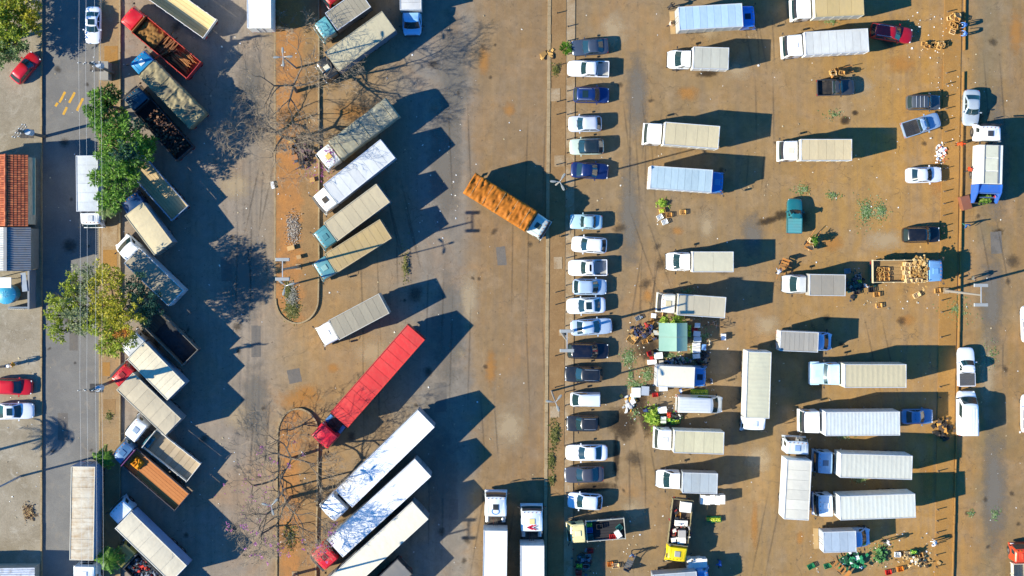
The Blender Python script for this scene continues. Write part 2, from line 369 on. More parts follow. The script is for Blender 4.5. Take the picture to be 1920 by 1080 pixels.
mi1 = slab('median_island_north', isl1, -.05, .13, island_mat('island_soil', 541, 1.35)); kerb(mi1, [(598, -5), (598, 440), (598, 500)] + end1, .21, .16, .8); kerb(mi1, [(516, 560), (516, -5)], .13, .14)
end2 = arc_px(559, 812, 38, 46, 180, 0); isl2 = [(518, 1300)] + [(518, 830)] + end2 + [(596, 1300)]
mi2 = slab('median_island_south', isl2, -.05, .13, island_mat('median_soil', 543, 1.1)); kerb(mi2, [(519, 1085), (520, 830)] + end2, .22, .18, .8); kerb(mi2, [(597, 815), (592, 1085)], .21, .16)
vg = slab('verge_middle', [(1032, -300), (1063, -300), (1055, 1400), (1026, 1400)], -.05, .10, DIRT); kerb(vg, [(1030, -5), (1022, 1085)], .14, .36)
cs = slab('concrete_strip', [(1063.5, -300), (1080, -300), (1072, 1400), (1055.5, 1400)], -.05, .07, CONC)
vr = slab('verge_right', [(1776, -300), (1808, -300), (1785, 1085), (1752, 1085)], -.05, .06, ORDIRT)
kerb(vr, [(1808.5, -5), (1807.5, 95)], .22, .12, 1.0, ORDIRT); kerb(vr, [(1806, 135), (1797, 640), (1785.5, 1085)], .22, .12, 1.0, ORDIRT)
# inspection slabs on the verge, planting pits on the pavement
for (x, y, w_, h_) in ((1041, 178, 1.05, 1.4), (1046, 493, .9, 1.3), (1040, 772, 1.0, 1.2), (1049, 302, 1.1, 1.2)):
    X, Y = W(x, y); MB().box(0, 0, .105, w_, h_, .05).build('inspection_slab', CONC, vg, (X, Y, 0), .02, False)
for (x, y, w_, h_, mt) in ((209, 103, 1.45, 1.9, ORDIRT), (207, 442, 1.55, 2.3, CONC), (207, 484, 1.5, 1.8, ORDIRT), (200, 692, .8, 1.5, ORDIRT), (206, 762, 1.3, 1.6, DIRT)):
    X, Y = W(x, y); MB().box(0, 0, .1, w_, h_, .1).build('planting_pit', mt, pv, (X, Y, 0), 0, False)
# yellow road marks on the street
YEL = soil_mat('worn_yellow_paint', (.62, .34, .04), (.5, .28, .05), (.2, .18, .14), 3.0)
for (x, y, l, a) in ((117, 182, 1.3, 62), (135, 183, 1.3, 62), (150, 196, 1.5, 64), (122, 208, .9, 64), (106, 196, .45, 60)):
    X, Y = W(x, y); a = math.radians(a); m = MB(); n = 6
    m.grid(n, 1, lambda u, v: ((u - .5) * l, (v - .5) * (.26 + .06 * noise.noise((u * 5, x, v))), 0)); o = m.build('road_marking', YEL, None, (X, Y, .008), a, False); struct(o)
# wet stains on the lot
wetm, t_, b_ = newmat('wet_dirt'); b_.inputs['Base Color'].default_value = (.05, .034, .02, 1); b_.inputs['Roughness'].default_value = .45
def blob(name, px, py, rx, ry, mat, z=.006, seed=0, n=40, jag=.5, kind='structure', rz=0):
    X, Y = W(px, py); P = []
    for i in range(n):
        a = 2 * PI * i / n; k = 1 + jag * noise.noise((math.cos(a) * 1.6 + seed * 7, math.sin(a) * 1.6, seed)) + jag * .6 * noise.noise((math.cos(a) * 4 + seed, math.sin(a) * 4, 5)); x, y = rx * k * math.cos(a), ry * k * math.sin(a)
        P.append((x * math.cos(rz) - y * math.sin(rz), x * math.sin(rz) + y * math.cos(rz), 0))
    o = MB().add([(0, 0, 0)] + P, [(0, 1 + i, 1 + (i + 1) % n) for i in range(n)]).build(name, mat, None, (X, Y, z), 0, False); o['kind'] = kind; return o
PALE = soil_mat('pale_dry_patch', (.40, .27, .12), (.34, .22, .10), (.28, .18, .09), .9)

def soft_mat(name, col, strength, sc=2.0):
    """stain that thins out towards its ragged rim"""
    m, t, b = newmat(name); tc = t.nodes.new('ShaderNodeTexCoord').outputs['Object']; p = pos(t)
    ln = t.nodes.new('ShaderNodeVectorMath'); ln.operation = 'LENGTH'; t.links.new(tc, ln.inputs[0])
    d = mth(t, 'ADD', ln.outputs['Value'], mth(t, 'MULTIPLY', mth(t, 'SUBTRACT', nz(t, sc, 6, .7, p), .5), 1.3))
    a = mth(t, 'MULTIPLY', ramp(t, d, [(.25, 1.0), (.9, 0.0)]), strength)
    b.inputs['Base Color'].default_value = (*col, 1); b.inputs['Roughness'].default_value = .85; b.inputs['Specular IOR Level'].default_value = .2
    t.links.new(a, b.inputs['Alpha']); return m
OIL = soft_mat('oil_stain', (.05, .04, .03), .5, 3.2); ORANGE = soft_mat('orange_dust', (.46, .21, .05), .5, 1.6); PALED = soft_mat('pale_dust', (.44, .34, .21), .6, 1.0); TRACK = soft_mat('tyre_track', (.085, .07, .055), .27, 3.0); GREYP = soft_mat('worn_asphalt', (.17, .155, .13), .7, .8)
stain_me = {}
STN = [0]
def stain(name, px, py, rx, ry, mat, rz=0.0):
    X, Y = W(px, py); STN[0] += 1
    if mat.name not in stain_me: stain_me[mat.name] = MB().add([(-1, -1, 0), (1, -1, 0), (1, 1, 0), (-1, 1, 0)], [(0, 1, 2, 3)]).mesh(name, mat, False)
    o = link(name, stain_me[mat.name], None, (X, Y, .0035 + STN[0] * .00006), rz); o.scale = (rx, ry, 1); struct(o)
WETS = soft_mat('wet_patch', (.05, .034, .02), .85, 1.1)
for i, (x, y, rx, ry, rz) in enumerate(((1168, 795, 1.3, 1.6, .3), (1210, 790, .5, 1.5, .2), (1155, 860, .3, 2.4, 0), (1110, 915, 2.2, .5, .1), (1442, 413, 1.2, .35, .3), (1468, 403, .8, .5, 0), (1215, 655, 1.3, 1.0, .4), (1200, 755, .7, 1.3, 0), (1325, 138, 1.2, .35, .1), (1585, 226, .5, .4, 0), (1603, 211, .3, .25, 0), (1870, 437, .7, .4, .5))):
    stain('wet_stain', x, y, rx * 1.5, ry * 1.5, WETS, rz)
rs_ = random.Random(31)
for (x, y, rx, ry) in ((908, 112, .8, 2.2), (1030 - 75, 205, .8, 1.0), (1290, 175, 1.6, 1.0), (1215, 555, .7, 1.0), (1415, 985, .5, 3.5), (1700, 600, 1.2, .8), (1530, 725, 1.0, .6), (1270, 433, .8, .6), (1760, 330, 1.6, 3), (1780, 150, 1.4, 4), (1690, 120, 2.0, 1.2), (560, 752, 3.0, 1.6), (575, 735, 2.0, 1.2), (625, 690, .8, .7), (1500, 1010, .5, 1.1), (1560, 455, 1.6, 1.2), (640, 290, 2.5, 1.5), (660, 210, 2.6, 1.4), (1740, 900, 1.2, 3.0), (920, 690, .8, 2.5), (1905, 60, 1, 3)): stain('dust_patch', x, y, rx, ry, ORANGE)
for (x, y, rx, ry) in ((1325, 425, 1.1, 2.2), (1330, 60, 2, 1), (955, 800, 2.5, 3), (440, 350, 2.5, 2), (450, 780, 2.5, 2), (40, 660, 2, 2.5), (700, 660, 3, 2), (1150, 60, 2, 3), (1660, 450, 3, 1.6), (1440, 610, 2, 1.5), (1380, 130, 2, 1.5), (880, 560, 1.4, 4), (860, 660, .9, .8), (1190, 960, 2, 2), (1600, 160, 3, 1.6), (1850, 700, 1.2, 6), (1420, 860, 2, 2)): stain('dust_patch', x, y, rx, ry, PALED)
for (x, y, rx, ry) in ((835, 300, 2.2, 9), (840, 620, 2.2, 8), (850, 130, 2, 8), (830, 900, 2, 7), (460, 520, 3, 6), (470, 170, 2, 5), (480, 760, 2, 6), (1870, 300, 1.6, 9), (1860, 560, 1.6, 7), (1865, 920, 1.8, 9), (1180, 400, 1.6, 8), (1195, 180, 1.6, 6), (1410, 440, 1.6, 3)): stain('worn_patch', x, y, rx, ry, GREYP)
for i in range(95):
    zone = rs_.choice(((1085, 1760, 20, 1060), (1085, 1760, 20, 1060), (610, 1010, 20, 1060), (240, 500, 40, 1060), (1810, 1910, 20, 1060), (90, 180, 100, 1000)))
    s_ = rs_.choice((.25, .35, .5, .9)); stain('oil_stain', rs_.uniform(zone[0], zone[1]), rs_.uniform(zone[2], zone[3]), s_ * rs_.uniform(.6, 1.4), s_ * rs_.uniform(.6, 1.4), OIL, rs_.uniform(0, 3))
for i in range(44):
    lane = rs_.choice((680, 740, 800, 850, 900, 960, 990, 1180, 1195, 1205, 1400, 1420, 1640, 1660, 440, 470, 490, 1850, 1880)); y = rs_.uniform(60, 1020); a = PI / 2 + rs_.gauss(0, .10); l = rs_.uniform(3, 9)
    for q in (0, 1): stain('tyre_track', lane + rs_.uniform(-6, 6) * (1 - q) + q * 30, y, l, .14, TRACK, a)
# tar-patched rectangles in the driving lanes
PATCH = soil_mat('tar_patch', (.12, .11, .10), (.15, .135, .115), (.17, .14, .10), .8)
for (x, y, lx, ly, rz) in ((425, 505, 1.2, 2.6, .05), (552, 705, 1.4, 1.5, .2), (826, 745, 1.3, 3.2, 0), (480, 640, 1.0, 3.4, .0), (940, 480, 1.0, 2.0, .1), (118, 800, 1.1, 3.0, 0), (138, 640, .9, 2.0, 0), (1868, 455, 1.2, 2.4, .05), (850, 955, 1.0, 2.2, .0)):
    X, Y = W(x, y); m = MB(); n = 24; P = []
    for k in range(n):
        a = 2 * PI * k / n; c_, s_ = math.cos(a), math.sin(a); e = max(abs(c_), abs(s_)); k_ = 1 + .07 * noise.noise((c_ * 3 + x, s_ * 3, y)); P.append((c_ / e * lx / 2 * k_, s_ / e * ly / 2 * k_, 0))
    m.add([(0, 0, 0)] + P, [(0, 1 + i, 1 + (i + 1) % n) for i in range(n)]); struct(m.build('tar_patch', PATCH, None, (X, Y, .0052 + (.004 if x < 190 else 0)), rz, False))

# ------------------------------------------------------------------ vehicle builders (x forward, origin on the ground under the load)
def cabover(p, x0, L, w, h, col, o):
    pm = paint(col, .38, .05, o.get('dirt', .10), .35); hw = w / 2; x1 = x0 + L; sl_ = .30 if h > 2.4 else .34
    A = ring(x0, x1, hw, hw, .55, .16, .04); B = ring(x0, x1, hw, hw, h * .55, .18, .05); C = ring(x0, x1 - sl_, hw - .05, hw - .10, h - .12, .22, .07, .02, .1)
    D = ring(x0 + .06, x1 - sl_ - .18, hw - .16, hw - .22, h, .2, .05, .0, .1)
    m = MB(); m.loft([A, B, C, D]); cab = m.build('cab', pm, p)
    patch(B, C, range(2, 9), .06, .93, .015, .1).build('windshield', WIND, cab)
    for idx in ((10, 11), (23, 24)): patch(B, C, idx, .12, .88, .012, .12).build('side_window', GLASS, cab)
    MB().box(x1 - .02, 0, .62, .22, w + .02, .34).build('bumper', paint(o.get('bump', col), .5, 0, .2), cab)
    for s in (-1, 1):
        MB().box(x1 + .03, s * hw * .74, .9, .1, .36, .2).build('headlight', LAMPW, cab)
        mm = MB(); mx = x1 - .05; mm.tube([(mx - .1, s * hw * .92, h * .86), (mx + .08, s * (hw + .2), h * .84), (mx + .08, s * (hw + .22), h * .58), (mx - .1, s * hw * .95, h * .57)], .022, 5)
        mm.box(mx + .08, s * (hw + .22), h * .71, .07, .2, .42); mm.build('mirror', DARK, cab)
    MB().tube([(x1 + .03, -.55, h * .58), (x1 - .06, -.1, h * .64)], .012, 4).tube([(x1 + .03, .1, h * .58), (x1 - .06, .55, h * .64)], .012, 4).build('wiper', BLACKP, cab)
    if o.get('visor'):
        MB().grid(2, 8, lambda u, v: (x1 - sl_ + .05 + .22 * u + .06 * (1 - (2 * v - 1) ** 2), (v - .5) * (w - .3), h - .06 - .07 * u)).grid(2, 8, lambda u, v: (x1 - sl_ + .05 + .22 * u + .06 * (1 - (2 * v - 1) ** 2), (v - .5) * (w - .3), h - .09 - .07 * u)).build('sun_visor', BLACKP, cab)
    for q in (-.34, .34): MB().box(x0 + (L - sl_) * .48, q * w, h + .004, (L - sl_) * .62, .05, .03).build('roof_rib', pm, cab, None, 0, False)
    MB().box(x0 - .06, 0, h * .66, .06, w * .55, .5).build('rear_window', GLASS, cab, None, 0, False)
    MB().tube([(x0 - .12, -hw + .16, .9), (x0 - .12, -hw + .16, h + .18)], .055, 7).build('exhaust_stack', GREYM, cab)
    for q in (-.36, -.18, 0, .18, .36): MB().box(x1 - sl_ - .12, q * w, h + .0, .1, .07, .05).build('marker_light', LAMPA, cab, None, 0, False)
    if o.get('hatch', True):
        hx = x0 + (L - sl_) * .5; hc = o.get('hatchc')
        MB().box(hx, o.get('hatchy', .0), h + .035, .62, .62, .07, 0, 0, .9).build('roof_hatch', paint(hc, .4) if hc else pm, cab)
    if o.get('deflector'):
        dh = o['deflector']; m = MB(); dl = L * .75
        m.loft([[(x0 + .02, -hw * .82, h - .03), (x0 + dl, -hw * .6, h - .03), (x0 + dl, hw * .6, h - .03), (x0 + .02, hw * .82, h - .03)], [(x0 + .02, -hw * .78, h + dh * .7), (x0 + dl * .55, -hw * .62, h + dh * .55), (x0 + dl * .55, hw * .62, h + dh * .55), (x0 + .02, hw * .78, h + dh * .7)], [(x0 + .05, -hw * .7, h + dh), (x0 + dl * .3, -hw * .5, h + dh * .9), (x0 + dl * .3, hw * .5, h + dh * .9), (x0 + .05, hw * .7, h + dh)]])
        m.build('wind_deflector', pm, cab)
    return cab
def vancab(p, x0, L, w, h, col, o):
    """bonneted light-truck cab: short sloping nose, raked screen"""
    pm = paint(col, .36, .05, .08, .4); hw = w / 2; x1 = x0 + L; nose = o.get('nose', .85); hz = h * .56
    m = MB(); secs = [(x1, .66, .5, hz * .62), (x1 - .06, .82, .42, hz * .78), (x1 - .25, .93, .35, hz * .88), (x1 - nose, 1.0, .35, hz + .05), (x0 + .3, 1.0, .35, hz + .1), (x0, .98, .4, hz + .1)]
    m.loft([xring(x, q * hw, a, b, .04, .12) for x, q, a, b in secs]); cab = m.build('cab', pm, p)
    A = ring(x0, x1 - nose + .12, hw - .04, hw - .08, hz, .14, .12, .0, .06); B = ring(x0, x1 - nose - .55, hw - .14, hw - .20, h - .1, .16, .10, .0, .06); C = ring(x0 + .05, x1 - nose - .72, hw - .26, hw - .32, h, .16, .06, .0, .06)
    up = MB().loft([A, B, C]).build('cab_roof', pm, p)
    patch(A, B, range(2, 9), .10, .95, .015, .05).build('windshield', WIND, up)
    for idx in ((10, 11), (23, 24)): patch(A, B, idx, .12, .9, .012, .1).build('side_window', GLASS, up)
    MB().box(x1 - .02, 0, .5, .2, w * .86, .3, 0, 0, .95).build('bumper', DARK, cab)
    for s in (-1, 1):
        MB().box(x1 - .1, s * hw * .66, hz * .68, .24, .34, .16, s * -.3).build('headlight', LAMPW, cab)
        mm = MB(); mx = x1 - nose - .1; mm.tube([(mx, s * hw * .95, hz + .15), (mx + .02, s * (hw + .2), hz + .25)], .025, 5).box(mx + .02, s * (hw + .25), hz + .25, .09, .22, .3); mm.build('mirror', BLACKP, cab)
    MB().tube([(x1 - nose + .2, -.5, hz + .07), (x1 - nose + .02, .0, hz + .22)], .012, 4).build('wiper', BLACKP, cab)
    return cab
def bonnetcab(p, x0, L, w, h, col, o):
    pm = paint(col, .36, .05, .1, .4); hw = w / 2; x1 = x0 + L; nose = o.get('nose', L * .5); hz = h * .60
    m = MB(); secs = [(x1, .78, .6, hz * .86), (x1 - .08, .86, .55, hz * .95), (x1 - .4, .92, .5, hz), (x1 - nose, .98, .5, hz + .06), (x0, 1.0, .5, hz + .08)]
    m.loft([xring(x, q * hw, a, b, .05, .14) for x, q, a, b in secs]); cab = m.build('cab', pm, p)
    A = ring(x0, x1 - nose + .08, hw, hw - .04, hz, .14, .10, .0, .08); B = ring(x0, x1 - nose - .2, hw - .07, hw - .12, h - .1, .16, .09, .0, .08); C = ring(x0 + .05, x1 - nose - .36, hw - .2, hw - .26, h, .14, .06, .0, .08)
    up = MB().loft([A, B, C]).build('cab_roof', pm, p)
    patch(A, B, range(2, 9), .10, .93, .015, .05).build('windshield', WIND, up)
    for idx in ((10, 11), (23, 24)): patch(A, B, idx, .12, .9, .012, .1).build('side_window', GLASS, up)
    MB().box(x1 + .05, 0, .65, .2, w * .98, .3).build('bumper', paint(o.get('bump', '#c9ccce'), .3, .5, .1), cab)
    MB().box((x1 + x1 - nose) / 2 - .05, 0, hz + .05, nose * .55, w * .3, .05).build('bonnet_vent', pm, cab)
    for s in (-1, 1):
        MB().box(x1 - .02, s * hw * .68, hz * .6, .12, .34, .26).build('headlight', LAMPW, cab)
        MB().box(x1 - .45, s * hw * .93, .85, .95, .28, .4).build('mudguard', pm, cab)
        mm = MB(); mx = x1 - nose + .0; mm.tube([(mx, s * hw * .95, hz + .1), (mx + .15, s * (hw + .22), hz + .3)], .022, 5).box(mx + .15, s * (hw + .25), hz + .3, .08, .2, .4); mm.build('mirror', DARK, cab)
    return cab
CABS = dict(over=cabover, van=vancab, bonnet=bonnetcab)
def underbody(p, L, w, cabx, cabL, semi, small):
    r = .40 if small else .50; tw = .22 if small else .28
    ch = MB(); back = -L / 2 + .15
    for s in (-1, 1): ch.bx(back, cabx + cabL - .5, s * .42 - .06, s * .42 + .06, r + .15, r + .40)
    for k in range(6): x = back + .3 + (cabx - back) * k / 6; ch.bx(x, x + .1, -.42, .42, r + .2, r + .34)
    ch.bx(L / 2 - 2.6, L / 2 - 1.4, .62, w / 2 - .12, .55, 1.0); ch.bx(L / 2 - 2.4, L / 2 - 1.6, -w / 2 + .12, -.62, .6, .98)
    ch.build('chassis', DARK, p)
    y = w / 2 - tw / 2 - .03
    wheel(p, cabx + cabL * (.55 if not small else .6), y, r, tw); wheel(p, cabx + cabL * (.55 if not small else .6), -y, r, tw)
    if semi: axles = [cabx - .9, cabx - 2.1, -L / 2 + 1.2, -L / 2 + 2.4, -L / 2 + 3.6]
    elif L > 6.3: axles = [-L / 2 + 1.5, -L / 2 + 2.7]
    else: axles = [-L / 2 + L * .27]
    for x in axles:
        for s in (-1, 1): wheel(p, x, s * (y - .02), r, tw); wheel(p, x, s * (y - tw - .06), r, tw)
    for s in (-1, 1):
        MB().box(-L / 2 + .02, s * (w / 2 - .3), .72, .08, .32, .14).build('tail_light', LAMPR, p)
        MB().box(axles[-1] - .72, s * (w / 2 - .3), .52, .03, .5, .55).build('mud_flap', BLACKP, p)
    MB().box(-L / 2 + .05, 0, .55, .1, w * .9, .14).build('rear_bumper', GREYM, p)
def roof_panel_mesh(pl, w, mat):
    def fn():
        m = MB(); ys = (-1, -.55, 0, .55, 1); T = [(x, q * w / 2, .035 + .05 * (1 - q * q)) for x in (-pl / 2, pl / 2) for q in ys]; Bm = [(x, y, -.02) for x in (-pl / 2, pl / 2) for y in (-w / 2, w / 2)]
        m.add(T + Bm, [(i, 5 + i, 6 + i, 1 + i) for i in range(4)] + [(10, 12, 5, 0), (4, 9, 13, 11), (0, 1, 2, 3, 4, 11, 10), (12, 13, 9, 8, 7, 6, 5)])
        return m.mesh('roof_panel', mat, True, 25)
    return shared(('rp', round(pl, 3), round(w, 3), mat.name), fn)
def box_body(p, L, w, h, o, col):
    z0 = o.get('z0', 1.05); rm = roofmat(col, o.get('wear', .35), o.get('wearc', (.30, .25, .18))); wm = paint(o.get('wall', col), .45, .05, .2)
    m = MB(); m.bx(-L / 2, L / 2, -w / 2, w / 2, z0, h)
    nr = max(3, int(L / .9))
    for k in range(nr + 1):
        x = -L / 2 + .05 + (L - .1) * k / nr
        for s in (-1, 1): m.box(x, s * (w / 2 + .012), (z0 + h) / 2, .06, .03, h - z0 - .1)
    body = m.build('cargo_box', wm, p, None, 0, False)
    if o.get('rib'):
        step = o['rib']; n = int(L / step); V = []; F = []; ys = (-1, -.6, 0, .6, 1); xs = []
        for k in range(n): x = -L / 2 + L * k / n; xs += [(x + .02, 0), (x + step * .55, .0), (x + step * .72, .009), (x + step * .90, .009 + random.uniform(-.004, .004))]
        for x, dz in xs: V += [(x, q * (w / 2 - .05), h + .02 + dz + .05 * (1 - q * q)) for q in ys]
        for i in range(len(xs) - 1): F += [(i * 5 + j, i * 5 + 5 + j, i * 5 + 6 + j, i * 5 + 1 + j) for j in range(4)]
        MB().add(V, F).build('roof_sheet', rm, body, None, 0, True, 20)
    else:
        n = o.get('n') or max(3, round(L / 1.15)); pl = L / n; me = roof_panel_mesh(pl - o.get('seam', .02), w - .1, rm)
        for k in range(n): link('roof_panel', me, body, (-L / 2 + pl * (k + .5), 0, h - .015 + random.uniform(-.004, .006)))
    rail = paint(o.get('rail', '#d6d8d6'), .4, .3, .15); m = MB()
    for s in (-1, 1): m.box(0, s * (w / 2 - .02), h + .02, L + .04, .07, .10)
    for s in (-1, 1): m.box(s * (L / 2 - .02), 0, h + .022, .07, w - .11, .098)
    m.build('roof_rail', rail, body, None, 0, False)
    for s in (-1, 1):
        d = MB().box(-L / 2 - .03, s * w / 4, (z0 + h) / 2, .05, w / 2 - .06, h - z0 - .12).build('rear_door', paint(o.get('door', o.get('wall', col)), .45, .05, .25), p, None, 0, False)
        MB().cyl((-L / 2 - .075, s * w * .12, z0 + .1), (-L / 2 - .075, s * w * .12, h - .1), .02, 6).build('lock_bar', CHROME, d)
    if o.get('ladder') or o.get('frame'):
        MB().bx(-L / 2 - .6, -L / 2 - .08, -w / 2, w / 2, z0 - .1, z0).build('tail_lift', paint('#a98a5a', .7), p)
    if o.get('fridge'):
        MB().box(L / 2 + .22, 0, h - .55, .38, w * .6, .75, 0, 0, .95).build('cooling_unit', paint('#d9dcdc', .4), p)
def tarp_body(p, L, w, h, o, col):
    z0 = 1.1; fl = MB().bx(-L / 2, L / 2, -w / 2, w / 2, z0 - .12, z0).build('load_floor', DARK, p)
    for s in (-1, 1): MB().bx(-L / 2, L / 2, s * (w / 2 - .03) - .03, s * (w / 2 - .03) + .03, z0 + .004, z0 + .7).build('side_board', paint(o.get('wall', '#5b5a55'), .6), p, None, 0, False)
    amp = o.get('amp', .16); bow = o.get('bow', 1.0); sag = o.get('sag', .10); sd = o.get('seed', 1); nx = int(L * 9); ny = 34; hh = h - z0 - .35
    per = w + 2 * hh
    def fn(u, v):
        x = (u - .5) * (L + .06); s_ = (v - .5) * per; fx = abs(u - .5) * 2
        a = abs(s_); y = min(a, w / 2); dz = max(0, a - w / 2); sg = 1 if s_ > 0 else -1
        rnd = max(0, y / (w / 2)) ** 4
        bz = -sag * abs(math.sin(PI * (x / bow))) ** .6
        n1 = noise.noise((x * 1.3 + sd, y * sg * 1.5, sd)); n2 = noise.noise((x * 3.1, y * sg * 2.6 + sd, 7)); rid = 1 - abs(noise.noise((x * o.get('wx', 2.2) + .5 * y * sg, y * sg * o.get('wy', 1.1), sd + 3))) * 2 + .4 * (1 - abs(noise.noise((x * o.get('wx', 2.2) * 2.1, y * sg * o.get('wy', 1.1) * 1.7, sd + 9))) * 2)
        top = h - .10 * rnd + bz * (1 - .6 * rnd) + amp * (n1 * .7 + n2 * .35 + rid * .35)
        if fx > .985: top -= .22
        bulge = .05 * noise.noise((x * 2, dz * 2, sg * 5)) + (.04 if dz > .05 else 0)
        return (x, sg * (y + bulge), top - dz)
    ta = MB().grid(nx, ny, fn).build('tarpaulin', cloth(col, o.get('col2'), o.get('cs', 1.6), .7), p, None, 0, True, 80)
    for s in (-1, 1):
        ex = s * (L / 2 + .02); MB().grid(2, 8, lambda u, v: (ex + .03 * s * noise.noise((u * 3, v * 6, sd)), (v - .5) * w, z0 + .1 + (h - z0 - .35) * u)).build('end_flap', cloth(col, o.get('col2'), o.get('cs', 1.6), .7), ta)
    nb = max(2, int(L / 1.5))
    for k in range(nb):
        x = -L / 2 + L * (k + .5) / nb; MB().tube([fn_off(fn, (x / (L + .06)) + .5, v / 12) for v in range(13)], .02, 4).build('lashing_rope', cloth('#b6a27a'), ta)
def fn_off(fn, u, v):
    q = fn(u, v); return (q[0], q[1] * 1.012, q[2] + .03)
def open_body(p, L, w, h, o, col):
    z0 = o.get('z0', 1.15); th = .06; nb = o.get('planks', 7); pm = wood(col, o.get('col2', col))
    base = MB().bx(-L / 2, L / 2, -w / 2, w / 2, z0 - .16, z0 - .03).build('load_bed', DARK, p, None, 0, False)
    if o.get('cross'):
        n = max(4, int(L / .62)); bl = L / n; me = MB().box(0, 0, 0, bl - .025, w - .14, .045).mesh('plank', pm, False)
        for k in range(n): link('plank', me, base, (-L / 2 + bl * (k + .5), 0, z0 + random.uniform(-.008, .008)))
    else:
        bw = (w - .14) / nb; me = MB().box(0, 0, 0, L - .1, bw - .02, .045).mesh('plank', pm, False)
        for k in range(nb): link('plank', me, base, (0, -w / 2 + .07 + bw * (k + .5), z0 + random.uniform(-.008, .008)))
    wm = paint(o.get('wall', '#d8d4c8'), .5, .05, .2)
    for s in (-1, 1):
        m = MB().bx(-L / 2, L / 2, s * (w / 2 - th / 2) - th / 2, s * (w / 2 - th / 2) + th / 2, z0 + .03, h)
        for k in range(int(L / 1.1) + 1): m.box(-L / 2 + .06 + (L - .12) * k / int(L / 1.1), s * (w / 2 + .02), (z0 + h) / 2, .09, .06, h - z0 + .06)
        m.build('side_board', wm, p, None, 0, False)
    MB().bx(-L / 2, -L / 2 + th, -w / 2 + th, w / 2 - th, z0 + .03, h - .012).build('tail_board', paint(o.get('tail', o.get('wall', '#d8d4c8')), .5, .05, .2), p, None, 0, False)
    MB().bx(L / 2 - th, L / 2, -w / 2 + th, w / 2 - th, z0 + .03, o.get('hb', h + .25)).build('head_board', paint(o.get('head', o.get('wall', '#d8d4c8')), .5, .05, .2), p, None, 0, False)
BODIES = dict(box=box_body, tarp=tarp_body, open=open_body)
TRUCKS = {}
def truck(key, label, f, r, h, body, bcol, cab, ccol, w=2.4, name='box_truck', cat='truck', group=None, **o):
    F = W(*f, h); R = W(*r, h); L = math.hypot(F[0] - R[0], F[1] - R[1]); yaw = math.atan2(F[1] - R[1], F[0] - R[0])
    p = thing(name, label, cat, ((F[0] + R[0]) / 2, (F[1] + R[1]) / 2), yaw, group)
    BODIES[body](p, L, w, h, o, bcol)
    semi = o.get('semi', False); gap = o.get('gap', .95 if semi else .16); cl = o.get('cl', 2.0 if semi else (2.3 if cab == 'van' else 2.7 if cab == 'bonnet' else 1.7)); cx = L / 2 + gap
    ch = o.get('ch', 3.0 if semi else (2.15 if cab == 'van' else 2.45))
    CABS[cab](p, cx, cl, min(w - .02, o.get('cw', 2.4 if semi else (2.0 if cab == 'van' else w - .08))), ch, ccol, o)
    underbody(p, L, w, cx, cl, semi, o.get('small', cab == 'van'))
    if semi:
        d = MB().bx(L / 2 - 1.6, cx + .05, -.9, .9, .98, 1.03)
        d.box(cx - .35, .45, 1.2, .3, .5, .3).box(cx - .4, -.4, 1.15, .3, .6, .25); d.build('coupling_deck', DARK, p)
        for k, c in enumerate(('#5a2a24', '#3a3a3a', '#303030')): MB().tube([(cx - .02, .25 - .2 * k, 1.9), (cx - .3, .2 - .2 * k, 1.45), (L / 2 + .02, .22 - .2 * k, 1.8)], .025, 5).build('air_hose', paint(c, .6), p)
        for s in (-1, 1): MB().tube([(cx - .1, s * .85, .85), (cx - 1.0, s * .85, .85)], .26, 10).build('fuel_tank', ALU if not o.get('tankc') else paint(o['tankc'], .4), p)
    TRUCKS[key] = (p, L, w, h); return p
# ---- cars
CARK = dict(
    sedan=dict(z=1.44, bf=.19, br=-.37, rf=.03, rr=-.20, tr=.94), hatch=dict(z=1.48, bf=.23, br=-.47, rf=.05, rr=-.33, tr=.95),
    suv=dict(z=1.68, bf=.20, br=-.48, rf=.06, rr=-.40, tr=1.02), wagon=dict(z=1.5, bf=.20, br=-.48, rf=.04, rr=-.41, tr=.96), old=dict(z=1.42, bf=.17, br=-.30, rf=.05, rr=-.20, tr=.93))
def lower(L, hw, tr, x_end=-.5, boxy=0):
    q = 1 + boxy
    S_ = [(.5, .52 * (1 + boxy * .8), .42, .58), (.488, .70 * (1 + boxy * .45), .34, .66), (.465, .83 * (1 + boxy * .2), .28, .71), (.425, .93 * (1 + boxy * .08), .24, .755), (.35, .985, .2, .81), (.20, 1.0, .2, .90), (0, 1.0, .2, .93), (-.30, 1.0, .2, .95 * tr / .94), (-.40, .975, .22, tr), (-.455, .91, .26, tr - .03), (-.485, .80 * (1 + boxy * .2), .32, tr - .08), (-.5, .62 * (1 + boxy * .5), .4, tr - .15)]
    R_ = [xring(x * L, k * hw, a, b, .035, .12) for x, k, a, b in S_ if x >= x_end]
    return list(reversed(R_))
